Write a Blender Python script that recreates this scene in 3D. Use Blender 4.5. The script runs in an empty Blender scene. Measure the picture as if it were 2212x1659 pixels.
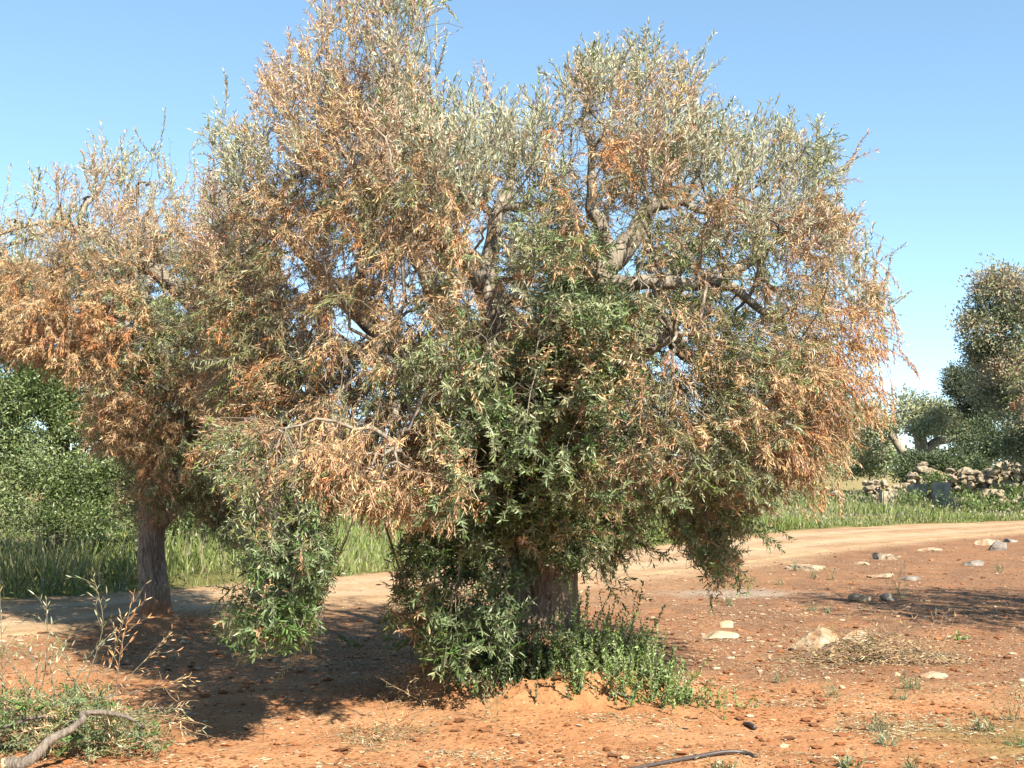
import bpy, math, random
import numpy as np
from math import radians as R
random.seed(7)
rng = np.random.default_rng(7)
scene = bpy.context.scene
COL = scene.collection

# ------------------------------------------------------------------ camera
FPX, CW, CH = 2670.0, 2212.0, 1659.0          # working frame of the photograph
HOR = 1010.0
PITCH = math.atan((HOR - CH / 2) / FPX)
CAMH = 1.6
cam = bpy.data.objects.new('camera', bpy.data.cameras.new('camera'))
COL.objects.link(cam)
cam.location = (0, 0, CAMH)
cam.rotation_euler = (R(90) + PITCH, 0, 0)
cam.data.sensor_width = 36
cam.data.lens = 36 * FPX / CW
cam.data.clip_end = 3000
scene.camera = cam

# ------------------------------------------------------------------ sky, sun, exposure
SUN_EL = R(43)
SH = np.array([-0.55, 0.835]); SH = SH / np.linalg.norm(SH)    # where shadows fall on the ground
to_sun = np.array([-SH[0] * math.cos(SUN_EL), -SH[1] * math.cos(SUN_EL), math.sin(SUN_EL)])
world = bpy.data.worlds.new('World'); scene.world = world
world.use_nodes = True
wn = world.node_tree
sky = wn.nodes.new('ShaderNodeTexSky'); sky.sky_type = 'NISHITA'
sky.sun_disc = False
sky.sun_elevation = SUN_EL
sky.sun_rotation = math.atan2(to_sun[0], to_sun[1])
sky.air_density = 0.7; sky.dust_density = 0.0; sky.ozone_density = 2.0; sky.altitude = 2500
bg = wn.nodes['Background']
gm = wn.nodes.new('ShaderNodeGamma'); gm.inputs[1].default_value = 0.7
hs = wn.nodes.new('ShaderNodeHueSaturation'); hs.inputs['Saturation'].default_value = 1.12; hs.inputs['Hue'].default_value = 0.487
wn.links.new(sky.outputs[0], gm.inputs[0]); wn.links.new(gm.outputs[0], hs.inputs['Color']); wn.links.new(hs.outputs[0], bg.inputs[0]); bg.inputs[1].default_value = 0.15
sl = bpy.data.lights.new('sun', 'SUN'); sl.energy = 5.0; sl.angle = R(0.53); sl.color = (1.0, 0.90, 0.76)
so = bpy.data.objects.new('sun', sl); COL.objects.link(so)
from mathutils import Vector
so.rotation_euler = Vector(-to_sun).to_track_quat('-Z', 'Y').to_euler()
so.location = (20, -20, 30)
scene.view_settings.view_transform = 'Standard'
scene.view_settings.look = 'None'
scene.view_settings.exposure = 1.62
scene.view_settings.gamma = 1.0

# ------------------------------------------------------------------ geometry helpers
def nrm(v):
    v = np.asarray(v, float)
    return v / np.maximum(np.linalg.norm(v, axis=-1, keepdims=True), 1e-9)

cp, sp = math.cos(PITCH), math.sin(PITCH)
def W(u, v, y):
    """a point of the place seen at (u, v) of the photograph, y metres away"""
    a = (np.asarray(u, float) - CW / 2) / FPX; b = -(np.asarray(v, float) - CH / 2) / FPX
    dx, dy, dz = a, cp - sp * b, sp + cp * b
    t = np.asarray(y, float) / dy
    return np.stack([dx * t, np.broadcast_to(np.asarray(y, float), np.shape(dx * t)), CAMH + dz * t], -1)

def hash2(ix, iy):
    h = (ix.astype(np.int64) * 374761393 + iy.astype(np.int64) * 668265263) & 0x7fffffff
    h = ((h ^ (h >> 13)) * 1274126177) & 0x7fffffff
    return ((h ^ (h >> 16)) & 0xffff) / 65535.0
def vnoise(x, y):
    x = np.asarray(x, float); y = np.asarray(y, float)
    ix = np.floor(x); iy = np.floor(y); fx = x - ix; fy = y - iy
    fx = fx * fx * (3 - 2 * fx); fy = fy * fy * (3 - 2 * fy)
    a = hash2(ix, iy); b = hash2(ix + 1, iy); c = hash2(ix, iy + 1); d = hash2(ix + 1, iy + 1)
    return (a * (1 - fx) + b * fx) * (1 - fy) + (c * (1 - fx) + d * fx) * fy
def fbm(x, y, o=4):
    s = 0; a = 0.5
    for k in range(o):
        s = s + a * (vnoise(x * 2 ** k + 17.3 * k, y * 2 ** k - 9.1 * k) - 0.5); a *= 0.5
    return s

def smooth(a, b, x):
    t = np.clip((x - a) / (b - a), 0, 1)
    return t * t * (3 - 2 * t)

# road edges, (x, y) on flat ground read from the photograph
def GP(u, v):
    y = CAMH * FPX * 1.0 / (v - HOR)
    return ((u - CW / 2) / FPX * y, y)
road_near = [GP(*p) for p in [(-500, 1420), (0, 1372), (340, 1338), (700, 1302), (1000, 1280), (1270, 1256), (1560, 1222), (1850, 1180), (2212, 1146)]]
road_far = [GP(*p) for p in [(-500, 1325), (0, 1297), (340, 1278), (600, 1258), (850, 1236), (1200, 1203), (1500, 1170), (1700, 1147), (1950, 1133), (2300, 1122)]]
def ext(pts):
    (x0, y0), (x1, y1) = pts[0], pts[1]; (xa, ya), (xb, yb) = pts[-2], pts[-1]
    return [(x0 - 30, y0 - 30 * (y1 - y0) / (x1 - x0))] + pts + [(xb + 60, yb + 60 * (yb - ya) / (xb - xa))]
road_near, road_far = ext(road_near), ext(road_far)
def yn(x): return np.interp(x, [p[0] for p in road_near], [p[1] for p in road_near])
def yf(x): return np.interp(x, [p[0] for p in road_far], [p[1] for p in road_far])

TRUNK = np.array([0.22, 8.95])
def gz(x, y):
    """height of the ground"""
    x = np.asarray(x, float); y = np.asarray(y, float)
    z = 0.05 * fbm(x * 0.45, y * 0.45, 3) + 0.018 * fbm(x * 3.1, y * 3.1, 3) * smooth(40, 15, y)
    # soil heaped about the trunk, worn away at its edge
    dx, dy = x - TRUNK[0] + 0.10, y - TRUNK[1] + 0.06
    a = np.arctan2(dy, dx)
    rr = np.hypot(dx * 0.86, dy)
    edge = 0.74 + 0.17 * fbm(np.cos(a) * 2.3 + 5, np.sin(a) * 2.3 + 2, 3) + 0.09 * fbm(x * 7, y * 7, 3)
    z = z + 0.17 * smooth(edge + 0.14, edge - 0.14, rr) * (1 + 1.2 * fbm(x * 5, y * 5, 4)) + .05 * smooth(1.1, .8, rr) * fbm(x * 16, y * 16, 3) + 0.05 * smooth(1.7, 0.7, rr)
    dx2, dy2 = x + 3.7, y - 12.75
    z = z + 0.10 * smooth(0.8, 0.15, np.hypot(dx2, dy2))
    for (cx, cy, r, h) in [(1.15, 8.75, .5, .06)]:
        z = z + h * smooth(r, 0, np.hypot(x - cx, y - cy))
    far = np.clip((y - yf(x)) , 0, 1e9)
    z = z + 0.06 * smooth(0, 1.5, far) + 1.1 * smooth(20, 75, far)
    return z

KA = 0.60      # real albedo of the ground and leaves under this exposure
MATS = {}
def link(o, parent=None):
    COL.objects.link(o)
    if parent is not None: o.parent = parent
    return o
def tag(o, label=None, cat=None, group=None, kind=None):
    if label: o['label'] = label
    if cat: o['category'] = cat
    if group: o['group'] = group
    if kind: o['kind'] = kind
    return o
def empty(name, loc, label, cat, group=None):
    o = bpy.data.objects.new(name, None); o.empty_display_size = 0.3
    o.location = [float(c) for c in loc]
    link(o); tag(o, label, cat, group)
    return o

def mesh_np(name, V, faces, mat, parent=None, smooth_=False, col=None, mats=None, midx=None):
    """faces: list of (nf, k) int arrays"""
    V = np.asarray(V, np.float32)
    if parent is not None:
        V = V - np.array(parent.location, np.float32) if parent.parent is None else V - np.array(parent.parent.location, np.float32)
    me = bpy.data.meshes.new(name)
    faces = [np.asarray(f) for f in faces if len(f)]
    li = np.concatenate([f.ravel() for f in faces]).astype(np.int32)
    ks = np.concatenate([np.full(len(f), f.shape[1]) for f in faces]).astype(np.int32)
    st = np.concatenate([[0], np.cumsum(ks)[:-1]]).astype(np.int32)
    me.vertices.add(len(V)); me.vertices.foreach_set('co', V.ravel())
    me.loops.add(len(li)); me.loops.foreach_set('vertex_index', li)
    me.polygons.add(len(ks)); me.polygons.foreach_set('loop_start', st); me.polygons.foreach_set('loop_total', ks)
    me.polygons.foreach_set('use_smooth', np.full(len(ks), smooth_))
    if col is not None:
        col = np.array(col, np.float32); col[:, :3] *= KA
        at = me.attributes.new('tint', 'FLOAT_COLOR', 'POINT')
        at.data.foreach_set('color', np.asarray(col, np.float32).ravel())
    me.update(calc_edges=True)
    me.materials.append(mat)
    o = bpy.data.objects.new(name, me)
    link(o, parent)
    return o

class Leaves:
    def __init__(s): s.a = []
    def add(s, P, D, S, L, Wd, curl, col):
        n = len(P)
        s.a.append((np.asarray(P), np.asarray(D), np.asarray(S), np.broadcast_to(L, n), np.broadcast_to(Wd, n), np.broadcast_to(curl, n), np.broadcast_to(col, (n, 4))))
    def count(s): return sum(len(a[0]) for a in s.a)
    def build(s, name, mat, parent=None, simple=False):
        if not s.a: return None
        P, D, S, L, Wd, cu, col = [np.concatenate([a[i] for a in s.a]) for i in range(7)]
        D = nrm(D); S = nrm(S - D * (S * D).sum(-1, keepdims=True)); N = np.cross(D, S)
        n = len(P); L = L[:, None]; Wd = Wd[:, None] * 0.5; cu = cu[:, None]
        if simple:
            pts = [P, P + D * L * .42 + S * Wd + N * cu * L * .18, P + D * L + N * cu * L, P + D * L * .5 - S * Wd + N * cu * L * .25]
            V = np.stack(pts, 1).reshape(-1, 3)
            i = np.arange(n)[:, None] * 4
            faces = [i + np.array([[0, 1, 2, 3]])]; k = 4
        else:
            f = lambda t: P + D * L * t + N * cu * L * t * t
            fold = N * Wd * 0.45
            pts = [f(0), f(.32) + S * Wd * .9 + fold, f(.32) - S * Wd * .9 + fold, f(.7) + S * Wd * .72 + fold, f(.7) - S * Wd * .72 + fold, f(1.0), f(.32), f(.7)]
            V = np.stack(pts, 1).reshape(-1, 3)
            i = np.arange(n)[:, None] * 8
            tri = np.concatenate([i + np.array([[0, 1, 6]]), i + np.array([[0, 6, 2]]), i + np.array([[7, 3, 5]]), i + np.array([[4, 7, 5]])])
            quad = np.concatenate([i + np.array([[6, 1, 3, 7]]), i + np.array([[2, 6, 7, 4]])])
            faces = [tri, quad]; k = 8
        return mesh_np(name, V, faces, mat, parent, False, np.repeat(col, k, 0))

class Tubes:
    def __init__(s): s.V = []; s.F = []; s.n = 0
    def add(s, pts, rad, seg=4, cap=False):
        pts = np.asarray(pts, float); K = len(pts); rad = np.broadcast_to(rad, K)
        T = np.gradient(pts, axis=0); T = nrm(T)
        ref = np.array([0.31, 0.17, 0.93]) if abs(T[0][2]) < .8 else np.array([0.9, 0.3, 0.1])
        A = nrm(np.cross(T, ref)); B = np.cross(T, A)
        th = np.arange(seg) * 2 * math.pi / seg
        ring = pts[:, None, :] + rad[:, None, None] * (np.cos(th)[None, :, None] * A[:, None, :] + np.sin(th)[None, :, None] * B[:, None, :])
        s.V.append(ring.reshape(-1, 3))
        i = (np.arange(K - 1)[:, None] * seg + np.arange(seg)[None, :]).ravel(); j = (np.arange(K - 1)[:, None] * seg + (np.arange(seg)[None, :] + 1) % seg).ravel()
        s.F.append(np.stack([i, j, j + seg, i + seg], 1) + s.n)
        s.n += K * seg
    def build(s, name, mat, parent=None):
        if not s.V: return None
        return mesh_np(name, np.concatenate(s.V), [np.concatenate(s.F)], mat, parent, True)

def resample(ctrl, n):
    """Catmull-Rom through (x, y, z, r) control points"""
    c = np.asarray(ctrl, float); c = np.vstack([2 * c[0] - c[1], c, 2 * c[-1] - c[-2]])
    out = []
    m = len(c) - 3
    ts = np.linspace(0, m, n)
    for t in ts:
        i = min(int(t), m - 1); f = t - i
        p0, p1, p2, p3 = c[i:i + 4]
        out.append(0.5 * ((2 * p1) + (-p0 + p2) * f + (2 * p0 - 5 * p1 + 4 * p2 - p3) * f * f + (-p0 + 3 * p1 - 3 * p2 + p3) * f ** 3))
    return np.array(out)

def frames(T):
    """twist-free cross directions along a path"""
    A = np.zeros_like(T); r = np.array([1., 0, 0]) if abs(T[0][0]) < .8 else np.array([0, 1., 0])
    a = r - T[0] * T[0].dot(r); A[0] = a / np.linalg.norm(a)
    for i in range(1, len(T)):
        a = A[i - 1] - T[i] * T[i].dot(A[i - 1]); A[i] = a / max(np.linalg.norm(a), 1e-9)
    return A, np.cross(T, A)
def bark_tube(name, ctrl, n, seg, mat, parent, ridge=0.10, flare=0, seed=0, capend=True):
    c = resample(ctrl, n)
    pts = c[:, :3]; rad = np.maximum(c[:, 3], 0.004)
    if name == 'limb':
        s0 = np.concatenate([[0], np.cumsum(np.linalg.norm(np.diff(pts, axis=0), axis=1))]); am = smooth(0, .25, s0)[:, None] * .11
        pts = pts + am * np.stack([fbm(s0 * 2.6 + seed * 3, s0 * 0 + a_ * 9.3, 3) for a_ in range(3)], 1) * (1 + (rad[:, None] < .05))
        c = np.concatenate([pts, rad[:, None]], 1)
    T = nrm(np.gradient(pts, axis=0))
    A, B = frames(T)
    th = np.arange(seg) * 2 * math.pi / seg
    s_ = np.concatenate([[0], np.cumsum(np.linalg.norm(np.diff(pts, axis=0), axis=1))])
    TH, SS = np.meshgrid(th, s_)
    cx, sx = np.cos(TH), np.sin(TH)
    n1 = fbm(cx * 1.6 + seed * 3.1 + 9, sx * 1.6 + SS * 1.1 + 4, 3)
    n2 = fbm(cx * 6 + seed + 30 + SS * .8, sx * 6 + 3 + SS * 1.0, 3)
    n3 = fbm(TH * 9 + seed, SS * 9, 2)
    rr = rad[:, None] * (1 + 0.55 * n1 * ridge * 5 + ridge * 1.6 * n2 + ridge * .7 * n3)
    V = pts[:, None, :] + rr[..., None] * (cx[..., None] * A[:, None, :] + sx[..., None] * B[:, None, :])
    V = V.reshape(-1, 3)
    i = (np.arange(n - 1)[:, None] * seg + np.arange(seg)[None, :]).ravel(); j = (np.arange(n - 1)[:, None] * seg + (np.arange(seg)[None, :] + 1) % seg).ravel()
    F = [np.stack([i, j, j + seg, i + seg], 1)]
    V = np.vstack([V, pts[-1] + T[-1] * rad[-1] * .3]); e = len(V) - 1; b = (n - 1) * seg
    k = np.arange(seg)
    F.append(np.stack([b + k, b + (k + 1) % seg, np.full(seg, e)], 1))
    o = mesh_np(name, V, F, mat, parent, True)
    return o, c

# ------------------------------------------------------------------ materials
def mat(name):
    m = bpy.data.materials.new(name); m.use_nodes = True
    return m, m.node_tree, m.node_tree.nodes, m.node_tree.links, m.node_tree.nodes['Principled BSDF']
def leaf_material(name, transl=0.35, rough=0.45, spec=0.5):
    m, t, n, l, p = mat(name)
    a = n.new('ShaderNodeAttribute'); a.attribute_name = 'tint'
    g = n.new('ShaderNodeNewGeometry')
    mul = n.new('ShaderNodeMath'); mul.operation = 'MULTIPLY'; l.new(g.outputs['Backfacing'], mul.inputs[0]); l.new(a.outputs['Alpha'], mul.inputs[1])
    mx = n.new('ShaderNodeMix'); mx.data_type = 'RGBA'
    l.new(mul.outputs[0], mx.inputs[0]); l.new(a.outputs['Color'], mx.inputs[6]); mx.inputs[7].default_value = (0.34, 0.36, 0.26, 1)
    l.new(mx.outputs[2], p.inputs['Base Color'])
    p.inputs['Roughness'].default_value = rough; p.inputs['Specular IOR Level'].default_value = spec
    tr = n.new('ShaderNodeBsdfTranslucent'); l.new(mx.outputs[2], tr.inputs[0])
    ms = n.new('ShaderNodeMixShader'); ms.inputs[0].default_value = transl
    l.new(p.outputs[0], ms.inputs[1]); l.new(tr.outputs[0], ms.inputs[2])
    l.new(ms.outputs[0], n['Material Output'].inputs[0])
    return m
M_LEAF = leaf_material('olive_leaf', 0.20, 0.42, 0.5)
M_DEAD = leaf_material('withered_leaf', 0.14, 0.45, 0.5)
M_GLOSS = leaf_material('glossy_green_leaf', 0.25, 0.42, 0.4)
M_FAR = leaf_material('distant_leaf', 0.25, 0.5, 0.3)
M_GRASS = leaf_material('grass_blade', 0.40, 0.55, 0.3)

def ramp(n, stops):
    stops = [(p, tuple(x * KA for x in c)) for p, c in stops]
    r = n.new('ShaderNodeValToRGB'); e = r.color_ramp.elements
    e[0].position, e[0].color = stops[0][0], (*stops[0][1], 1)
    e[1].position, e[1].color = stops[-1][0], (*stops[-1][1], 1)
    for p, c in stops[1:-1]:
        x = e.new(p); x.color = (*c, 1)
    return r
def bark_material(name, c1, c2, c3, scale=1.0, bump=0.6, soil=None):
    m, t, n, l, p = mat(name)
    tc = n.new('ShaderNodeTexCoord'); mp = n.new('ShaderNodeMapping'); mp.inputs['Scale'].default_value = (9 * scale, 9 * scale, 2.2 * scale)
    l.new(tc.outputs['Object'], mp.inputs[0])
    no = n.new('ShaderNodeTexNoise'); no.inputs['Scale'].default_value = 4; no.inputs['Detail'].default_value = 8; no.inputs['Roughness'].default_value = .65
    l.new(mp.outputs[0], no.inputs['Vector'])
    vo = n.new('ShaderNodeTexVoronoi'); vo.inputs['Scale'].default_value = 3.5; vo.feature = 'DISTANCE_TO_EDGE'
    l.new(mp.outputs[0], vo.inputs['Vector'])
    n2 = n.new('ShaderNodeTexNoise'); n2.inputs['Scale'].default_value = 2.3; n2.inputs['Detail'].default_value = 4; l.new(tc.outputs['Object'], n2.inputs['Vector'])
    r = ramp(n, [(0.3, c1), (0.5, c2), (0.7, c3)]); l.new(no.outputs[0], r.inputs[0])
    hv = n.new('ShaderNodeHueSaturation'); l.new(r.outputs[0], hv.inputs['Color'])
    mr = n.new('ShaderNodeMapRange'); mr.inputs[1].default_value = .3; mr.inputs[2].default_value = .7; mr.inputs[3].default_value = .7; mr.inputs[4].default_value = 1.25
    l.new(n2.outputs[0], mr.inputs[0]); l.new(mr.outputs[0], hv.inputs['Value'])
    out = hv.outputs[0]
    if soil:
        sx = n.new('ShaderNodeSeparateXYZ'); l.new(tc.outputs['Object'], sx.inputs[0])
        ad = n.new('ShaderNodeMath'); ad.operation = 'ADD'
        mm = n.new('ShaderNodeMath'); mm.operation = 'MULTIPLY'; mm.inputs[1].default_value = soil * 1.2
        l.new(n2.outputs[0], mm.inputs[0]); l.new(sx.outputs['Z'], ad.inputs[0]); 
        sb = n.new('ShaderNodeMath'); sb.operation = 'SUBTRACT'; l.new(ad.outputs[0], sb.inputs[0]); l.new(mm.outputs[0], sb.inputs[1])
        ad.inputs[1].default_value = 0
        m2 = n.new('ShaderNodeMapRange'); m2.inputs[1].default_value = -soil * .3; m2.inputs[2].default_value = soil * .6; m2.inputs[3].default_value = .75; m2.inputs[4].default_value = 0
        l.new(sb.outputs[0], m2.inputs[0])
        mx = n.new('ShaderNodeMix'); mx.data_type = 'RGBA'; l.new(m2.outputs[0], mx.inputs[0]); l.new(out, mx.inputs[6]); mx.inputs[7].default_value = (0.25, 0.11, 0.045, 1)
        out = mx.outputs[2]
    l.new(out, p.inputs['Base Color']); p.inputs['Roughness'].default_value = .85; p.inputs['Specular IOR Level'].default_value = .2
    mn = n.new('ShaderNodeMath'); mn.operation = 'MULTIPLY_ADD'; l.new(vo.outputs[0], mn.inputs[0]); mn.inputs[1].default_value = 1.2; l.new(no.outputs[0], mn.inputs[2])
    b = n.new('ShaderNodeBump'); b.inputs['Strength'].default_value = bump; b.inputs['Distance'].default_value = .03
    l.new(mn.outputs[0], b.inputs['Height']); l.new(b.outputs[0], p.inputs['Normal'])
    return m
M_BARK = bark_material('old_olive_bark', (.20, .14, .09), (.46, .34, .235), (.66, .51, .37), 1.0, 1.0, soil=0.25)
M_BARK2 = bark_material('grey_olive_bark', (.14, .115, .09), (.36, .30, .24), (.58, .50, .41), 1.3, 1.0, soil=0.22)
M_LIMB = bark_material('smooth_olive_limb', (.18, .15, .11), (.36, .31, .24), (.50, .44, .35), .8, .5)
M_TWIG = bark_material('pale_twig', (.16, .14, .10), (.27, .24, .18), (.38, .33, .25), 2, .1)
M_DRY = bark_material('dry_twig', (.22, .14, .08), (.40, .27, .16), (.52, .38, .24), 2, .1)
M_CUT = bark_material('grey_cut_limb', (.12, .10, .08), (.24, .20, .16), (.34, .30, .24), 1.5, .6)

def stone_material(name, c1, c2, c3, sc=6):
    m, t, n, l, p = mat(name)
    tc = n.new('ShaderNodeTexCoord')
    no = n.new('ShaderNodeTexNoise'); no.inputs['Scale'].default_value = sc; no.inputs['Detail'].default_value = 10; no.inputs['Roughness'].default_value = .62
    l.new(tc.outputs['Object'], no.inputs['Vector'])
    vo = n.new('ShaderNodeTexVoronoi'); vo.inputs['Scale'].default_value = sc * 2.2; l.new(tc.outputs['Object'], vo.inputs['Vector'])
    r = ramp(n, [(0.32, c1), (0.5, c2), (0.66, c3)]); l.new(no.outputs[0], r.inputs[0])
    l.new(r.outputs[0], p.inputs['Base Color']); p.inputs['Roughness'].default_value = .9; p.inputs['Specular IOR Level'].default_value = .2
    mn = n.new('ShaderNodeMath'); mn.operation = 'MULTIPLY_ADD'; l.new(vo.outputs[0], mn.inputs[0]); mn.inputs[1].default_value = .4; l.new(no.outputs[0], mn.inputs[2])
    b = n.new('ShaderNodeBump'); b.inputs['Strength'].default_value = .8; b.inputs['Distance'].default_value = .25 / sc
    l.new(mn.outputs[0], b.inputs['Height']); l.new(b.outputs[0], p.inputs['Normal'])
    return m
M_STONE = stone_material('pale_limestone', (.32, .16, .07), (.50, .38, .25), (.62, .51, .37), 9)
M_WALL = stone_material('lichened_limestone', (.12, .10, .075), (.42, .34, .235), (.66, .54, .39), 3.5)
M_GREY = stone_material('grey_stone', (.14, .12, .10), (.26, .23, .20), (.40, .36, .31), 3)
M_SLAB = stone_material('grey_tufa_block', (.22, .19, .14), (.46, .39, .29), (.62, .53, .40), 2.6)

# ------------------------------------------------------------------ ground
def ground_material():
    m, t, n, l, p = mat('red_soil')
    a = n.new('ShaderNodeAttribute'); a.attribute_name = 'tint'
    tc = n.new('ShaderNodeTexCoord')
    def noise(sc, det=6, ro=.6):
        x = n.new('ShaderNodeTexNoise'); x.inputs['Scale'].default_value = sc; x.inputs['Detail'].default_value = det; x.inputs['Roughness'].default_value = ro
        l.new(tc.outputs['Object'], x.inputs['Vector']); return x
    n1 = noise(2.2, 8, .62); n2 = noise(38, 4, .6); n3 = noise(9, 6)
    mr = n.new('ShaderNodeMapRange'); mr.inputs[1].default_value = .3; mr.inputs[2].default_value = .7; mr.inputs[3].default_value = .78; mr.inputs[4].default_value = 1.2; l.new(n1.outputs[0], mr.inputs[0])
    mr2 = n.new('ShaderNodeMapRange'); mr2.inputs[1].default_value = .3; mr2.inputs[2].default_value = .7; mr2.inputs[3].default_value = .8; mr2.inputs[4].default_value = 1.2; l.new(n2.outputs[0], mr2.inputs[0])
    mu = n.new('ShaderNodeMath'); mu.operation = 'MULTIPLY'; l.new(mr.outputs[0], mu.inputs[0]); l.new(mr2.outputs[0], mu.inputs[1])
    hv = n.new('ShaderNodeHueSaturation'); l.new(a.outputs['Color'], hv.inputs['Color']); l.new(mu.outputs[0], hv.inputs['Value'])
    # pale grit
    vo = n.new('ShaderNodeTexVoronoi'); vo.inputs['Scale'].default_value = 26; l.new(tc.outputs['Object'], vo.inputs['Vector'])
    lt = n.new('ShaderNodeMath'); lt.operation = 'LESS_THAN'; l.new(vo.outputs['Distance'], lt.inputs[0]); lt.inputs[1].default_value = .2
    sxx = n.new('ShaderNodeSeparateXYZ'); l.new(vo.outputs['Color'], sxx.inputs[0])
    thr = n.new('ShaderNodeMath'); thr.operation = 'MULTIPLY'; l.new(a.outputs['Alpha'], thr.inputs[0]); thr.inputs[1].default_value = .5
    l2 = n.new('ShaderNodeMath'); l2.operation = 'LESS_THAN'; l.new(sxx.outputs[0], l2.inputs[0]); l.new(thr.outputs[0], l2.inputs[1])
    m2 = n.new('ShaderNodeMath'); m2.operation = 'MULTIPLY'; l.new(lt.outputs[0], m2.inputs[0]); l.new(l2.outputs[0], m2.inputs[1])
    mx = n.new('ShaderNodeMix'); mx.data_type = 'RGBA'; l.new(m2.outputs[0], mx.inputs[0]); l.new(hv.outputs[0], mx.inputs[6]); mx.inputs[7].default_value = (.32, .24, .165, 1)
    l.new(mx.outputs[2], p.inputs['Base Color']); p.inputs['Roughness'].default_value = .95; p.inputs['Specular IOR Level'].default_value = .1
    ad = n.new('ShaderNodeMath'); ad.operation = 'MULTIPLY_ADD'; l.new(n2.outputs[0], ad.inputs[0]); ad.inputs[1].default_value = .35; l.new(n3.outputs[0], ad.inputs[2])
    b = n.new('ShaderNodeBump'); b.inputs['Strength'].default_value = .9; b.inputs['Distance'].default_value = .035
    l.new(ad.outputs[0], b.inputs['Height']); l.new(b.outputs[0], p.inputs['Normal'])
    return m
M_SOIL = ground_material()

def axis(segs):
    out = [segs[0][0]]
    for a, b, s in segs:
        k = max(1, int(round((b - a) / s))); out += list(a + (b - a) * np.arange(1, k + 1) / k)
    return np.array(out)
gx = axis([(-600, -100, 50), (-100, -20, 5), (-20, -6, .5), (-6, -1.6, .08), (-1.6, 2.2, .025), (2.2, 7, .08), (7, 20, .5), (20, 100, 5), (100, 600, 50)])
gy = axis([(-40, 0, 8), (0, 5.5, .4), (5.5, 7.6, .05), (7.6, 10, .025), (10, 17, .09), (17, 40, .4), (40, 100, 2), (100, 1200, 60)])
GX, GY = np.meshgrid(gx, gy)
GZ = gz(GX, GY)
def lerp(a, b, t): return a * (1 - t[..., None]) + b * t[..., None]
def soil_zone(X, Y):
    c = lambda *r: np.array([*r], float)
    base = np.broadcast_to(c(.46, .225, .105, .15), X.shape + (4,)).copy()
    u = CW / 2 + FPX * X / np.maximum(Y, .5); v = HOR + CAMH * FPX / np.maximum(Y, .5)
    nn = fbm(X * .9, Y * .9, 4); n2 = fbm(X * 2.5 + 40, Y * 2.5, 3)
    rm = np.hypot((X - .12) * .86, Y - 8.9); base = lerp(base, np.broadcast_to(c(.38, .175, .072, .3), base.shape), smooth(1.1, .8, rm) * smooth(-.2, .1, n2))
    # paler trodden soil in front
    base = lerp(base, np.broadcast_to(c(.52, .28, .14, .1), base.shape), smooth(-.12, .18, n2))
    # brown band with dark crumbs on the right and behind
    brown = c(.27, .15, .085, 1.)
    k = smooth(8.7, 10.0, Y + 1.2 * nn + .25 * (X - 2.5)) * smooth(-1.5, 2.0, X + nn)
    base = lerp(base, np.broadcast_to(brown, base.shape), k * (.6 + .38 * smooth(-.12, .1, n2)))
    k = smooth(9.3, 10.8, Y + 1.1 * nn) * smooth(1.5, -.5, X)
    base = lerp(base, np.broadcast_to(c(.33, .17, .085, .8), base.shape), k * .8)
    # sandy strip towards the road
    dn = yn(X) - Y
    base = lerp(base, np.broadcast_to(c(.40, .24, .13, .8), base.shape), smooth(4.5, .8, dn + 3.0 * nn) * .75 * smooth(5, 1.5, np.abs(X - .6) * .9))
    base = lerp(base, np.broadcast_to(c(.50, .34, .20, .9), base.shape), smooth(1.2, .0, dn + 1.4 * nn))
    # mossy tint at lower right
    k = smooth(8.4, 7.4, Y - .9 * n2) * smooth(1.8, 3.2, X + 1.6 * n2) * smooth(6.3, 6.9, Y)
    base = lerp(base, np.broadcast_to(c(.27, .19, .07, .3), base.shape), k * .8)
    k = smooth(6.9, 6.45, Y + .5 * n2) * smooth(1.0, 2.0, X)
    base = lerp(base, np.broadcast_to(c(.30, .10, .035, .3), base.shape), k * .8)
    # ash grey patch
    k = smooth(1.0, .3, np.hypot((X - 2.8) / 1.25, (Y - 15.9) / .8) + n2)
    base = lerp(base, np.broadcast_to(c(.40, .33, .25, .9), base.shape), k * .9)
    # field beyond the road
    far = Y - yf(X)
    base = lerp(base, np.broadcast_to(c(.17, .17, .055, .1), base.shape), smooth(-.1, .5, far + .5 * nn))
    base = lerp(base, np.broadcast_to(c(.40, .32, .15, .1), base.shape), smooth(9, 30, far + 10 * fbm(X * .08, Y * .08, 3)) * .8)
    return base
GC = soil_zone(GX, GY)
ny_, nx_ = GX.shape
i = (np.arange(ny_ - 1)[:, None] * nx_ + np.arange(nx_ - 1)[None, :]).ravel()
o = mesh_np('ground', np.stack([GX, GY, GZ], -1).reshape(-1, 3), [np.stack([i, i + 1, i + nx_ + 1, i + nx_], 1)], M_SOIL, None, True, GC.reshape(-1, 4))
tag(o, kind='structure')

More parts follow.
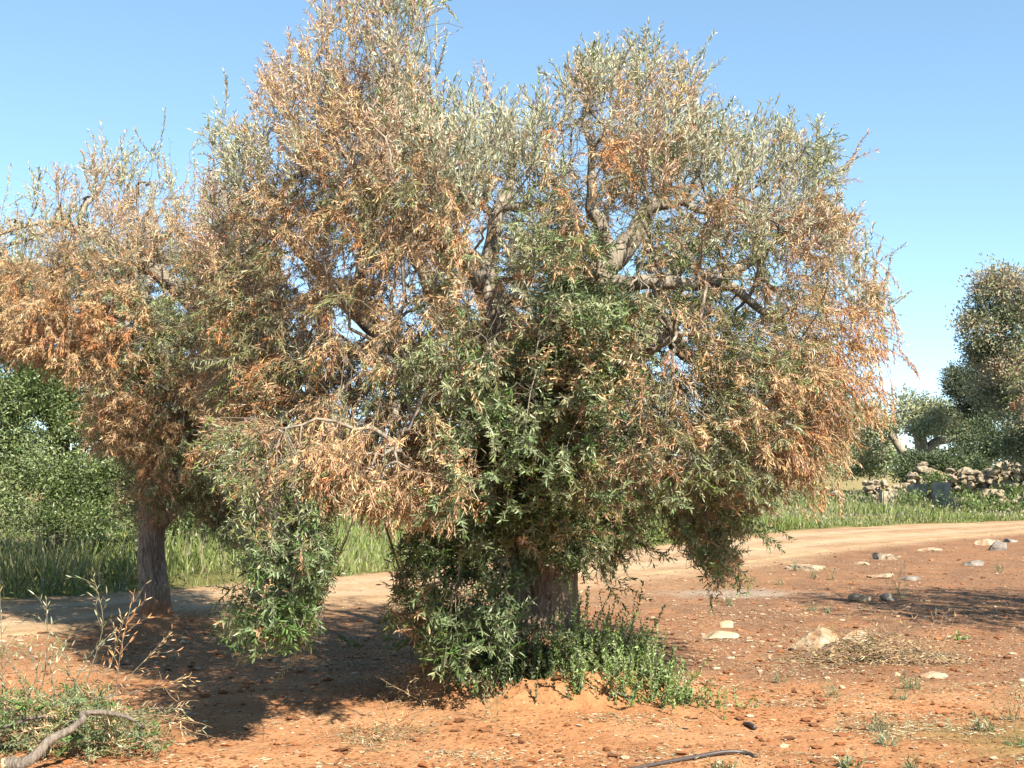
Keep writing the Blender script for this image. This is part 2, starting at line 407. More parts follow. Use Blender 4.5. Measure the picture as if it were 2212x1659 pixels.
# dirt road, a pale compacted sheet
rx = axis([(-38, -9, 1.0), (-9, 16, .10), (16, 80, 1.0)])
tt = np.linspace(0, 1, 90)
RX, RT = np.meshgrid(rx, tt)
y0 = yn(RX) + .35 * fbm(RX * 1.1, RX * 0 + 3, 4); y1 = yf(RX) + .30 * fbm(RX * 1.3, RX * 0 + 8, 4)
RY = y0 + (y1 - y0) * RT
RZ = gz(RX, RY) + 0.016 - .045 * (np.exp(-((RT - .3) / .1) ** 2) + np.exp(-((RT - .72) / .1) ** 2)) * .45 + .03 * fbm(RX * 3, RY * 3, 4)
RZ = np.maximum(RZ, gz(RX, RY) + .006)
RZ[0] = gz(RX[0], RY[0]) - .01; RZ[-1] = gz(RX[-1], RY[-1]) - .01
rc = np.zeros(RX.shape + (4,)); rc[...] = (.52, .36, .21, 1)
k = smooth(.0, .2, fbm(RX * .9, RY * 1.4, 5) + .1); rc = lerp(rc, np.broadcast_to(np.array([.40, .25, .14, 1]), rc.shape), k * .8); rt_ = np.exp(-((RT - .3) / .09) ** 2) + np.exp(-((RT - .72) / .09) ** 2); rc = lerp(rc, np.broadcast_to(np.array([.60, .45, .29, .5]), rc.shape), rt_ * .7)
edge_k = np.maximum(smooth(.12, 0, RT + .2 * fbm(RX * 3, RY * 3, 3)), smooth(.9, 1, RT))
rc = lerp(rc, np.broadcast_to(np.array([.46, .30, .17, .9]), rc.shape), edge_k * .7)
ny_, nx_ = RX.shape
i = (np.arange(ny_ - 1)[:, None] * nx_ + np.arange(nx_ - 1)[None, :]).ravel()
o = mesh_np('road', np.stack([RX, RY, RZ], -1).reshape(-1, 3), [np.stack([i, i + 1, i + nx_ + 1, i + nx_], 1)], M_SOIL, None, True, rc.reshape(-1, 4))
tag(o, kind='structure')

# ------------------------------------------------------------------ foliage of the two olive trees
def vary(c, n, s=.18, a=None):
    c = np.array(c, float)
    k = 1 + s * rng.normal(size=(n, 1))
    h = 1 + .08 * rng.normal(size=(n, 3))
    out = np.clip(c[None, :3] * k * h, .01, .85)
    return np.concatenate([out, np.full((n, 1), 0.0 if a is None else a)], 1)
# colours of living and dead leaves (linear)
C_SIL = (.45, .46, .27); C_SIL2 = (.68, .69, .46); C_DGR = (.135, .25, .06); C_MGR = (.24, .31, .09); C_YEL = (.30, .29, .12)
C_TAN = (.80, .53, .28); C_TAN2 = (.50, .32, .17); C_ORG = (.72, .34, .135); C_PINK = (.70, .50, .34)
STY = {   # up, spread, droop, leaf length, width, hang, angle, palette [(weight, colour, silver back)], shoot length, living
 'S': dict(up=1.0, spr=.38, dr=-.1, L=.044, W=.0105, hang=-.15, ang=.55, ln=(.20, .40), sp=.0135, pal=[(.40, C_SIL, .9), (.33, C_SIL2, .6), (.10, C_MGR, .9), (.17, C_PINK, .0)]),
 'M': dict(up=.8, spr=.55, dr=.1, L=.043, W=.0092, hang=.0, ang=.72, ln=(.18, .38), sp=.0130, pal=[(.26, C_SIL2, .8), (.12, C_SIL, .8), (.40, C_TAN, 0), (.22, C_PINK, 0)]),
 'B': dict(up=-.1, spr=1.2, dr=1.0, L=.044, W=.0076, hang=.40, ang=.85, ln=(.18, .36), sp=.0105, pal=[(.47, C_TAN, 0), (.20, C_TAN2, 0), (.10, C_MGR, .6), (.11, C_ORG, 0), (.12, C_YEL, .3)]),
 'O': dict(up=-.2, spr=.9, dr=1.4, L=.046, W=.0078, hang=.6, ang=.75, ln=(.18, .38), sp=.0105, pal=[(.30, C_ORG, 0), (.52, C_TAN, 0), (.18, C_TAN2, 0)]),
 'K': dict(up=.1, spr=.9, dr=.8, L=.043, W=.0095, hang=.2, ang=.8, ln=(.18, .36), sp=.0130, pal=[(.48, C_MGR, .4), (.07, C_SIL, .5), (.15, C_YEL, .3), (.30, C_TAN2, 0)]),
 'G': dict(up=.25, spr=.9, dr=.5, L=.050, W=.0128, hang=.15, ang=.95, ln=(.2, .42), sp=.0150, pal=[(.66, C_DGR, .30), (.26, C_MGR, .35), (.05, C_YEL, .3), (.03, C_TAN, 0)]),
}
def orth(d):
    r = rng.normal(size=3); r -= d * r.dot(d); return r / max(np.linalg.norm(r), 1e-6)
DOWN = np.array([0, 0, -1.0])
class Crown:
    def __init__(s):
        s.green = Leaves(); s.dead = Leaves(); s.gloss = Leaves(); s.tw = Tubes(); s.dry = Tubes()
    def path(s, base, d, ln, droop, k=7, wob=.12):
        pts = [base]; st = ln / (k - 1); d = d.copy()
        for q in range(k - 1):
            d = nrm(d + DOWN * droop * (.9 / k) + wob * rng.normal(size=3)); pts.append(pts[-1] + d * st)
        return np.array(pts)
    def leaves_on(s, pts, sty, scale=1.0, t0=.12, keep=.92, colour=None):
        seg = np.linalg.norm(np.diff(pts, axis=0), axis=1); L = seg.sum()
        n = max(3, int(L * (1 - t0) / (sty['sp'] * scale)))
        t = np.linspace(t0, 1, n) + rng.normal(size=n) * .01; t = np.clip(t, 0, .999)
        cs = np.concatenate([[0], np.cumsum(seg)]) / L
        P = np.stack([np.interp(t, cs, pts[:, a]) for a in range(3)], 1)
        T = nrm(np.stack([np.interp(t, cs, np.gradient(pts[:, a])) for a in range(3)], 1))
        ax = orth(T[0]); ay = np.cross(T[0], ax)
        ph = np.arange(n) * (math.pi / 2) + rng.normal(size=n) * .35
        Ps, Ds, Ss = [], [], []
        for sg in (0, math.pi):
            rad = np.cos(ph + sg)[:, None] * ax + np.sin(ph + sg)[:, None] * ay
            rad = nrm(rad - T * (rad * T).sum(1, keepdims=True))
            an = sty['ang'] * (1 + .3 * rng.normal(size=(n, 1)))
            D = T * np.cos(an) + rad * np.sin(an) + DOWN * sty['hang'] * rng.uniform(.3, 1.4, size=(n, 1))
            Ps.append(P); Ds.append(nrm(nrm(D) + .16 * rng.normal(size=D.shape))); Ss.append(np.cross(T, rad) + .35 * rng.normal(size=(n, 3)))
        P = np.concatenate(Ps); D = np.concatenate(Ds); S = np.concatenate(Ss)
        m = rng.random(len(P)) < keep; P, D, S = P[m], D[m], S[m]
        w = np.array([q[0] for q in sty['pal']]); w /= w.sum()
        q0 = pts[0]; zz = .5 + 2.4 * float(fbm(q0[0] * 2.1 + q0[1] * 1.3, q0[2] * 2.1 - q0[1] * .9 + 31, 3)) + .17 * rng.normal()
        main = int(np.searchsorted(np.cumsum(w), np.clip(zz, 0, .999))) if colour is None else colour
        main = min(main, len(w) - 1)
        pick = np.where(rng.random(len(P)) < .9, main, rng.choice(len(w), size=len(P), p=w))
        Ln = sty['L'] * scale * rng.uniform(.6, 1.2, len(P)); Wd = sty['W'] * scale * rng.uniform(.75, 1.2, len(P))
        for q in range(len(w)):
            k = pick == q
            if not k.any(): continue
            c = sty['pal'][q][1]; a = sty['pal'][q][2]
            deadc = c in (C_TAN, C_TAN2, C_ORG, C_PINK)
            buf = s.dead if deadc else (s.gloss if c in (C_DGR,) else s.green)
            buf.add(P[k], D[k], S[k], Ln[k], Wd[k] * (.85 if deadc else 1), (rng.normal(size=k.sum()) * .22 if deadc else rng.normal(size=k.sum()) * .10), vary(c, k.sum(), .17, a))
        return main
    def shoot(s, mid, out, code, scale=1.0, ln=None, r=.0022, subs=None, dirv=None, keep=.92):
        sty = STY[code]
        ln = ln or rng.uniform(*sty['ln'])
        if dirv is None:
            dirv = nrm(np.array([0, 0, 1.0]) * sty['up'] + out * sty['spr'] * .6 + rng.normal(size=3) * sty['spr'] * .55)
        base = mid - dirv * ln * .45
        pts = s.path(base, dirv, ln, sty['dr'])
        dead = code in 'BO'
        (s.dry if dead and rng.random() < .5 else s.tw).add(pts, np.linspace(r, r * .4, len(pts)), 3)
        if code != 'G': keep = keep * rng.choice([1., .6, .12], p=[.74, .17, .09])
        col = s.leaves_on(pts, sty, scale, keep=keep)
        for _ in range(rng.integers(1, 4) if subs is None else subs):
            k = rng.integers(1, 4); T = nrm(pts[k + 1] - pts[k]); d = nrm(T * .8 + orth(T) * .7)
            q = s.path(pts[k], d, ln * rng.uniform(.35, .6), sty['dr'], 5)
            s.tw.add(q, np.linspace(r * .6, r * .3, 5), 3)
            s.leaves_on(q, sty, scale, keep=keep, colour=col if rng.random() < .8 else None)
        return pts[0]

def inpoly(P, poly):
    x, y = P[:, 0], P[:, 1]; n = len(poly); c = np.zeros(len(x), bool); j = n - 1
    for i in range(n):
        xi, yi = poly[i]; xj, yj = poly[j]
        m = ((yi > y) != (yj > y)) & (x < (xj - xi) * (y - yi) / (yj - yi + 1e-9) + xi)
        c ^= m; j = i
    return c
def sample_poly(poly, n, gaps):
    p = np.array(poly, float); lo, hi = p.min(0), p.max(0); out = []
    while len(out) < n:
        q = lo + (hi - lo) * rng.random((4000, 2)); q = q[inpoly(q, poly)]
        keep = np.ones(len(q))
        for (gu, gv, ru, rv, k) in gaps:
            d = ((q[:, 0] - gu) / ru) ** 2 + ((q[:, 1] - gv) / rv) ** 2
            keep = np.where(d < 1, np.minimum(keep, k), keep)
        q = q[rng.random(len(q)) < keep]
        out += list(q)
    return np.array(out[:n])

def connect(nodes, nrad, bases, tubes, r0, r1, sag=.05, maxd=1.0, k=5):
    """grow a thin branch from the nearest wood to each base; returns new nodes"""
    new = []
    N = np.array(nodes)
    for b in bases:
        d = np.linalg.norm((N - b) * ([3.2, 1.6, .8] if b[2] < 1.25 else [1.3, 1.3, 1.0]), axis=1) + .8 * np.maximum(0, b[2] - N[:, 2] - .1) * (b[2] < 1.3)
        i = int(np.argmin(d))
        if d[i] > maxd: 
            pass
        a = N[i]; d = np.linalg.norm(N - b, axis=1); mid = (a + b) / 2 + np.array([0, 0, sag * d[i] * 2]) + rng.normal(size=3) * d[i] * .12
        t = np.linspace(0, 1, k)[:, None]
        pts = (1 - t) ** 2 * a + 2 * t * (1 - t) * mid + t * t * b
        pts[1:-1] += rng.normal(size=(k - 2, 3)) * d[i] * .03
        tubes.add(pts, np.linspace(r0, r1, k) * min(1.0, .5 + d[i]), 4)
        new += list(pts[1:])
    return new

def wood(parent, limbs, name, matl, seg=20, ridge=.05, res=.05):
    nodes = []
    for q, ctrl in enumerate(limbs):
        c = [(*W(u, v, y), r) for (u, v, y, r) in ctrl]
        L = sum(np.linalg.norm(np.array(c[k + 1][:3]) - np.array(c[k][:3])) for k in range(len(c) - 1))
        o, cc = bark_tube(name, c, max(8, int(L / res)), seg, matl, parent, ridge, seed=q * 7.7)
        nodes += [p[:3] for p in cc[::2]]
    return nodes

# ================================================================== MAIN OLIVE TREE
base0 = (TRUNK[0], TRUNK[1], float(gz(*TRUNK)))
tree = empty('olive_tree', base0, 'largest olive tree, thick trunk on a soil mound, withered orange and silver green crown', 'olive tree', 'olive trees beside the dirt road')
Y0 = 8.95
trunk_ctrl = [(*W(1160, 1478, Y0), .46), (*W(1163, 1440, Y0), .36), (*W(1168, 1395, Y0), .29), (*W(1172, 1330, Y0), .25), (*W(1174, 1240, Y0), .235), (*W(1173, 1130, Y0), .24), (*W(1170, 1040, Y0), .25), (*W(1170, 985, Y0), .20)]
bark_tube('trunk', trunk_ctrl, 150, 160, M_BARK, tree, .11, seed=2)
# roots that flare over the mound
for (du, dv, dy, r) in [(-170, 1448, -.12, .10), (-95, 1470, -.45, .09), (40, 1475, -.42, .10), (140, 1440, -.1, .09)]:
    a = W(1165 + du * .25, 1370, Y0 + dy * .25); b = W(1165 + du * .62, 1425, Y0 + dy * .6); c = W(1165 + du, dv, Y0 + dy)
    c[2] = gz(c[0], c[1]) - .03
    bark_tube('root', [(*a, r * 1.1), (*b, r * 1.1), (*c, r * .8)], 24, 24, M_BARK, tree, .08, seed=du)
LIMBS = [
 [(1160, 1060, 9.0, .20), (1140, 950, 8.98, .19), (1112, 830, 8.95, .165), (1085, 710, 8.9, .145), (1045, 610, 8.9, .105), (1000, 553, 8.82, .072), (940, 508, 8.7, .05), (872, 478, 8.6, .035), (800, 420, 8.5, .025)],
 [(1080, 690, 8.9, .09), (1058, 600, 8.95, .07), (1066, 530, 9.0, .062), (1070, 468, 9.0, .055), (1100, 430, 9.05, .045), (1117, 385, 9.1, .032), (1120, 300, 9.1, .018)],
 [(1066, 480, 9.0, .045), (1085, 452, 8.98, .04), (1112, 450, 8.95, .038), (1142, 449, 8.92, .034)],
 [(1070, 470, 9.0, .035), (1045, 440, 9.05, .028), (1000, 400, 9.1, .02), (950, 300, 9.2, .012)],
 [(1125, 880, 8.95, .13), (1040, 815, 8.88, .11), (940, 790, 8.8, .10), (850, 745, 8.75, .085), (795, 695, 8.7, .07), (720, 620, 8.6, .05), (640, 520, 8.5, .035), (580, 380, 8.5, .02)],
 [(850, 745, 8.75, .06), (740, 760, 8.6, .045), (640, 800, 8.4, .03), (560, 900, 8.2, .018)],
 [(795, 695, 8.7, .05), (790, 560, 8.8, .04), (800, 420, 8.9, .03), (830, 250, 9.0, .02), (820, 100, 9.05, .01)],
 [(1180, 1060, 9.0, .20), (1215, 930, 9.05, .18), (1245, 800, 9.1, .15), (1265, 690, 9.1, .13), (1290, 598, 9.1, .11), (1345, 552, 9.1, .092), (1378, 510, 9.12, .075), (1396, 460, 9.15, .06), (1400, 428, 9.15, .05)],
 [(1318, 580, 9.08, .065), (1318, 530, 9.05, .055), (1298, 460, 9.05, .05), (1278, 408, 9.05, .042), (1264, 350, 9.05, .032), (1262, 260, 9.1, .022), (1290, 160, 9.1, .012)],
 [(1290, 610, 9.05, .07), (1345, 612, 8.95, .058), (1395, 606, 8.85, .055), (1450, 616, 8.8, .05), (1505, 598, 8.75, .047), (1570, 612, 8.65, .038), (1625, 650, 8.6, .027), (1690, 720, 8.5, .018), (1740, 820, 8.5, .010)],
 [(1392, 462, 9.1, .04), (1430, 441, 9.05, .032), (1470, 438, 9.0, .03), (1505, 452, 9.0, .026), (1570, 440, 9.0, .02), (1650, 380, 9.0, .012)],
 [(1480, 440, 9.0, .022), (1495, 425, 9.0, .019), (1515, 405, 9.0, .014)],
 [(1385, 490, 9.15, .05), (1430, 400, 9.3, .04), (1480, 300, 9.4, .028), (1500, 190, 9.4, .015)],
 [(1230, 880, 9.1, .13), (1320, 810, 9.3, .11), (1395, 740, 9.45, .10), (1440, 715, 9.5, .08), (1475, 760, 9.55, .06), (1560, 800, 9.5, .045), (1660, 830, 9.4, .028), (1760, 860, 9.3, .014)],
 [(1420, 725, 9.5, .07), (1520, 640, 9.8, .055), (1640, 540, 10.0, .035), (1740, 430, 10.0, .018)],
 [(1320, 900, 8.95, .045), (1375, 948, 8.8, .035), (1440, 968, 8.7, .026), (1500, 1010, 8.7, .018), (1530, 1100, 8.7, .012)],
 [(1150, 930, 9.2, .12), (1050, 780, 9.8, .10), (930, 620, 10.3, .07), (850, 450, 10.5, .045), (800, 300, 10.4, .02)],
 [(1220, 850, 9.3, .12), (1240, 680, 9.9, .09), (1220, 500, 10.3, .06), (1180, 330, 10.3, .03)],
 [(1300, 800, 9.5, .09), (1450, 600, 10.3, .07), (1570, 430, 10.6, .04), (1600, 320, 10.6, .02)],
 [(1150, 1000, 8.85, .09), (1105, 900, 8.4, .06), (1020, 820, 8.0, .04), (930, 800, 7.8, .022), (860, 840, 7.7, .010)],
 [(1200, 1000, 8.85, .09), (1290, 860, 8.4, .06), (1400, 760, 8.0, .035), (1500, 720, 7.9, .014)],
 [(640, 800, 8.4, .03), (620, 900, 7.9, .024), (640, 1040, 7.6, .018), (610, 1160, 7.5, .012), (640, 1270, 7.5, .007)],
 [(940, 790, 8.8, .06), (900, 820, 8.1, .035), (860, 900, 7.5, .022), (840, 980, 7.2, .012)],
 [(1128, 1180, 8.80, .028), (1105, 1260, 8.72, .03), (1100, 1350, 8.65, .034), (1108, 1450, 8.62, .04)],
]
nodes = wood(tree, LIMBS, 'limb', M_LIMB, 18, .05)
OUT = [(700, 20), (730, -60), (900, -70), (925, 30), (905, 120), (890, 190), (960, 235), (1050, 225), (1110, 260), (1175, 235), (1235, 140), (1300, 130), (1400, 100), (1480, 150), (1500, 230), (1570, 260), (1640, 290), (1730, 290), (1790, 320), (1795, 420), (1830, 490), (1870, 560), (1900, 640), (1920, 700), (1905, 790), (1890, 860), (1830, 930), (1790, 1000), (1745, 1040), (1690, 1010), (1650, 1090), (1590, 1120), (1570, 1230), (1500, 1210), (1455, 1110), (1400, 1080), (1370, 1150), (1330, 1225), (1250, 1180), (1190, 1130), (1120, 1150), (1070, 1120), (1000, 1110), (900, 1100), (800, 1090), (730, 1040), (700, 1100), (705, 1220), (660, 1300), (640, 1370), (540, 1345), (520, 1310), (600, 1250), (540, 1180), (480, 1060), (450, 900), (440, 720), (440, 560), (450, 400), (450, 290), (500, 290), (560, 220), (570, 150), (640, 110)]
GAPS = [(1032, 495, 36, 66, .03), (885, 580, 55, 40, .10), (765, 698, 50, 50, .08), (738, 668, 30, 30, .1), (850, 645, 38, 38, .12), (700, 560, 120, 60, .6), (930, 700, 60, 60, .4), (640, 700, 60, 60, .6), (1172, 610, 22, 50, .15), (1010, 640, 18, 40, .1), (830, 940, 24, 34, .1), (832, 1000, 16, 34, .2), (1150, 90, 60, 110, 0), (1330, 480, 46, 42, .35), (1400, 600, 120, 28, .25), (1070, 400, 60, 40, .5), (1060, 650, 50, 60, .35), (1440, 720, 36, 60, .3), (1330, 560, 45, 40, .2), (950, 180, 40, 40, .1), (1215, 330, 30, 70, .5), (1200, 190, 25, 40, .2), (1700, 1090, 60, 40, .3), (1560, 60, 60, 60, 0), (560, 1020, 130, 130, .55), (1190, 60, 60, 150, .1), (960, 160, 60, 60, .3), (1060, 200, 90, 50, .5), (1600, 230, 90, 60, .4), (800, 50, 170, 120, .42), (1100, 270, 150, 90, .45), (1400, 170, 170, 120, .42), (1660, 340, 170, 110, .45), (600, 200, 110, 110, .6), (1880, 600, 90, 240, .5), (1200, 380, 120, 120, .55), (470, 320, 50, 80, .5)]
BLOB = [(800, 40, 'S'), (700, 120, 'M'), (880, 110, 'S'), (600, 200, 'M'), (470, 310, 'S'), (540, 330, 'M'), (620, 330, 'M'), (750, 250, 'M'), (900, 250, 'S'), (1000, 290, 'S'), (1100, 270, 'S'), (950, 370, 'S'), (840, 330, 'M'), (560, 450, 'B'), (690, 430, 'B'), (830, 430, 'B'), (640, 560, 'B'), (790, 560, 'B'), (960, 460, 'O'), (1100, 350, 'S'), (1180, 300, 'M'), (1280, 150, 'S'), (1400, 130, 'S'), (1350, 250, 'M'), (1290, 340, 'O'), (1360, 400, 'B'), (1480, 200, 'M'), (1550, 310, 'S'), (1630, 330, 'S'), (1700, 330, 'M'), (1780, 340, 'K'), (1490, 350, 'S'), (1640, 420, 'S'), (1560, 500, 'K'), (1720, 450, 'M'), (1790, 540, 'M'), (1850, 600, 'B'), (1900, 700, 'O'), (1710, 600, 'B'), (1600, 720, 'K'), (1640, 620, 'B'), (1850, 800, 'O'), (1750, 760, 'B'), (1750, 880, 'B'), (1650, 880, 'B'), (1780, 980, 'O'), (1560, 850, 'K'), (1480, 880, 'B'), (1500, 760, 'B'), (1430, 820, 'K'), (1640, 1050, 'K'), (1600, 980, 'K'), (1520, 1000, 'K'), (1530, 1130, 'G'), (1400, 990, 'K'), (1440, 520, 'K'), (1210, 430, 'K'), (1240, 500, 'B'), (1150, 560, 'K'), (1240, 590, 'G'), (1300, 690, 'G'), (1340, 760, 'G'), (1190, 740, 'G'), (1100, 830, 'G'), (1150, 680, 'K'), (1000, 780, 'K'), (1040, 560, 'K'), (960, 640, 'B'), (900, 720, 'B'), (760, 700, 'B'), (620, 690, 'B'), (500, 650, 'B'), (500, 480, 'M'), (480, 800, 'B'), (600, 840, 'B'), (740, 840, 'B'), (870, 830, 'K'), (950, 880, 'B'), (790, 960, 'O'), (680, 950, 'O'), (580, 960, 'K'), (500, 1000, 'K'), (850, 1080, 'O'), (950, 1000, 'O'), (1030, 980, 'G'), (1120, 950, 'G'), (1250, 880, 'G'), (1350, 900, 'K'), (1000, 1100, 'G'), (1100, 1120, 'G'), (1250, 1080, 'G'), (1320, 1180, 'K'), (600, 1120, 'K'), (660, 1240, 'G'), (560, 1340, 'G'), (690, 1080, 'K'), (720, 1000, 'O')]
bu = np.array([(b[0], b[1]) for b in BLOB], float); bc = [b[2] for b in BLOB]
def depth_at(u, v):
    """how deep the crown is along this line of sight"""
    e = ((u - 1180) / 800) ** 2 + ((v - 620) / 820) ** 2
    h = 2.15 * math.sqrt(max(.06, 1 - e))
    t = rng.random()
    s = (1 - 2 * (t ** .8))           # a little more wood on the near side
    s = math.copysign(abs(s) ** .75, s)
    y = 8.95 + s * h * (1 if s > 0 else 1.0)
    if v > 900 and u < 1000 and rng.random() < .6:
        y = rng.uniform(6.7, 7.9)
    elif v > 1080:
        y = rng.uniform(6.9, 8.6) if u < 760 else (rng.uniform(8.4, 9.6) if u > 1430 else rng.uniform(8.0, 8.7))
    return y
crown = Crown()
cen = np.array([.25, 9.0, 2.3])
def lets_sun(p):
    # true when a shoot here would stand between the sun and the trunk face (or the low suckers)
    for (yy, x0, x1, z0, z1, pr) in [(8.68, -.03, .50, .25, 1.25, .88), (8.2, -.95, .05, .1, 1.1, .55), (12.6, -4.1, -3.3, .05, 1.0, .6), (11.6, -4.3, -2.9, 1.0, 2.3, .4)]:
        sdist = (yy - p[1]) / -to_sun[1] * 1.0
        if sdist > .12 / -to_sun[1]:
            q = p - to_sun * sdist
            if x0 < q[0] < x1 and z0 < q[2] < z1 and rng.random() < pr: return True
    return False
def grow(crown, pts_uv, depthf, cen, scale, bu, bc, noise=45, keep=.92, fz=gz, expo=None):
    bases = []
    for (u, v) in pts_uv:
        y = depthf(u, v); p = W(u, v, y)
        if p[2] < fz(p[0], p[1]) + .22: continue
        if cen[0] > 0 and lets_sun(p): continue
        if cen[0] > 0 and fbm(p[0] * 2.0 + p[1] * .9, p[2] * 2.0 - p[1] * 1.2, 3) < -.07 and rng.random() < .75: continue
        if expo is not None:
            h_ = (np.hypot(expo[:, 0] - u, expo[:, 1] - v) < expo[:, 3] * .95) & (y < expo[:, 2] + .2)
            if h_.any() and rng.random() < .80: continue
        q = np.array([u, v]) + rng.normal(size=2) * noise
        code = bc[int(np.argmin(((bu - q) ** 2).sum(1)))]
        if code in 'SM' and y > cen[1] + .6 and rng.random() < .3: code = 'K'
        if code in 'BO' and y > cen[1] - .3 and rng.random() < .45: code = 'K'
        out = nrm((p - cen) * np.array([1, 1, .5]))
        bases.append(crown.shoot(p, out, code, scale, keep=keep))
    return bases
uv = sample_poly(OUT, 11500, GAPS)
EXPO = []
for c_, r_ in [(LIMBS[0][3:8], 30), (LIMBS[1][1:6], 36), (LIMBS[2], 30), (LIMBS[7][4:], 44), (LIMBS[8][:6], 36), (LIMBS[9][:7], 36), (LIMBS[10][:4], 32), (LIMBS[11], 24), (LIMBS[13][2:5], 40), (LIMBS[15][:4], 20), (LIMBS[4][3:5], 30)]:
    for k in range(len(c_) - 1):
        for f in np.linspace(0, 1, 5): EXPO.append([c_[k][j] * (1 - f) + c_[k + 1][j] * f for j in range(3)] + [r_])
EXPO = np.array(EXPO)
bases = grow(crown, uv, depth_at, cen, 1.0, bu, bc, expo=EXPO)
# dense glossy shoots in front of and beside the trunk
LOWG = [(1000, 1080), (900, 1120), (865, 1200), (860, 1330), (900, 1400), (985, 1440), (1090, 1430), (1140, 1370), (1100, 1270), (1130, 1180), (1230, 1130), (1230, 1060), (1160, 1040)]
for (u, v) in sample_poly(LOWG, 260, [(1072, 1190, 24, 55, .1), (1190, 1270, 60, 90, .25)]):
    bases.append(crown.shoot(W(u, v, rng.uniform(7.95, 8.5)), np.array([-.3, -.6, 0]), 'G', 1.08))
MIDG = [(1030, 800), (1180, 700), (1215, 550), (1290, 590), (1360, 690), (1350, 860), (1330, 1000), (1290, 1080), (1180, 1100), (1040, 1060), (990, 950)]
for (u, v) in sample_poly(MIDG, 620, []):
    p_ = W(u, v, rng.uniform(7.5 if v < 900 else 8.1, 8.6))
    if rng.random() < .7 and lets_sun(p_): continue
    bases.append(crown.shoot(p_, np.array([0, -.6, 0]), 'G' if rng.random() < .88 else 'K', 1.05))
for (u, v) in sample_poly([(1060, 1090), (1260, 1080), (1290, 1180), (1240, 1230), (1180, 1200), (1150, 1260), (1090, 1240)], 60, []):
    bases.append(crown.shoot(W(u, v, rng.uniform(8.25, 8.6)), np.array([0, -.6, 0]), 'G' if rng.random() < .85 else 'K', 1.0))
# long leading shoots that stand out of the top and trailing ones at the sides
SPK = [(1060, 95, 300), (1190, 125, 330), (1125, 200, 330), (690, 60, 200), (770, -20, 150), (850, -30, 150), (910, 10, 200), (920, 110, 260), (1245, 75, 250), (1285, 80, 230), (1320, 95, 220), (1370, 100, 230), (1400, 55, 200), (1470, 100, 260), (1495, 140, 260), (1560, 205, 330), (1580, 215, 330), (1650, 230, 330), (1660, 255, 340), (1740, 245, 330), (1690, 240, 330), (500, 230, 330), (455, 255, 330), (540, 170, 280), (620, 70, 200), (570, 130, 260), (990, 150, 300), (1030, 175, 320), (1800, 280, 380), (1510, 190, 300), (1150, 150, 300)]
for _k in range(90):
    k_ = rng.integers(0, 22); f_ = rng.random(); a_, b_ = OUT[k_], OUT[k_ + 1]; uu_ = a_[0] * (1 - f_) + b_[0] * f_; vv_ = a_[1] * (1 - f_) + b_[1] * f_
    if not 1120 < uu_ < 1200: SPK.append((uu_ + rng.normal() * 10, vv_ - rng.uniform(10, 75), vv_ + rng.uniform(60, 140)))
for (u, v, v2) in SPK:
    for _ in range(1 + (rng.random() < .5)):
        y = rng.uniform(8.6, 9.6); a = W(u + rng.normal() * 12, v + rng.uniform(0, 25), y); b = W(u + rng.normal() * 30, v2, y)
        d = a - b; L = np.linalg.norm(d) * 1.0
        bases.append(crown.shoot(b + d * .45, nrm(d), 'S' if rng.random() < .65 else 'M', 1.0, ln=L, subs=2, dirv=nrm(d)))
for (u, v, du, dv) in [(1940, 670, 60, 45), (1900, 590, 60, 10), (1930, 740, 60, 20), (1850, 490, 70, -5), (1820, 380, 40, -60), (1915, 830, 40, 60), (1880, 880, 40, 50), (1780, 1030, 10, 60), (1740, 1050, -5, 60), (640, 1390, -30, 60), (740, 1380, 40, 20), (500, 1340, -50, 25), (520, 1270, -50, 10), (1380, 1180, 70, 15), (1330, 1260, 30, 50), (1540, 1240, 30, 50), (860, 1280, -40, 10), (1660, 1150, 50, 20), (1600, 1240, 0, 30), (1190, 1350, 60, 10), (640, 1370, 50, 35)]:
    y = rng.uniform(8.3, 9.3) if u > 1300 or u < 800 else 8.2
    a = W(u, v, y); b = W(u + du, v + dv, y); d = b - a
    code = 'O' if u > 1700 else 'G'
    for _ in range(2): bases.append(crown.shoot(a + d * .3 + rng.normal(size=3) * .03, nrm(d), code, 1.0, ln=np.linalg.norm(d) * 1.6, subs=1, dirv=nrm(d + rng.normal(size=3) * .05)))
bases = np.array(bases)
sel = rng.permutation(len(bases))
boughs = Tubes()
n2 = connect(nodes, None, bases[sel[:170]], boughs, .016, .006, .08, k=9)
n3 = connect(nodes + n2, None, bases[sel[170:900]], boughs, .006, .003, .06, k=7)
connect(nodes + n2 + n3, None, bases[sel[900:]], crown.tw, .0032, .002, .04)
boughs.build('boughs', M_LIMB, tree)
crown.tw.build('twigs', M_TWIG, tree); crown.dry.build('dry_twigs', M_DRY, tree)
crown.green.build('crown', M_LEAF, tree); tag(crown.gloss.build('glossy_foliage', M_GLOSS, tree), 'dark green glossy leaves'); tag(crown.dead.build('withered_foliage', M_DEAD, tree), 'dead tan and orange leaves')
print('main leaves', crown.green.count(), crown.gloss.count(), crown.dead.count())

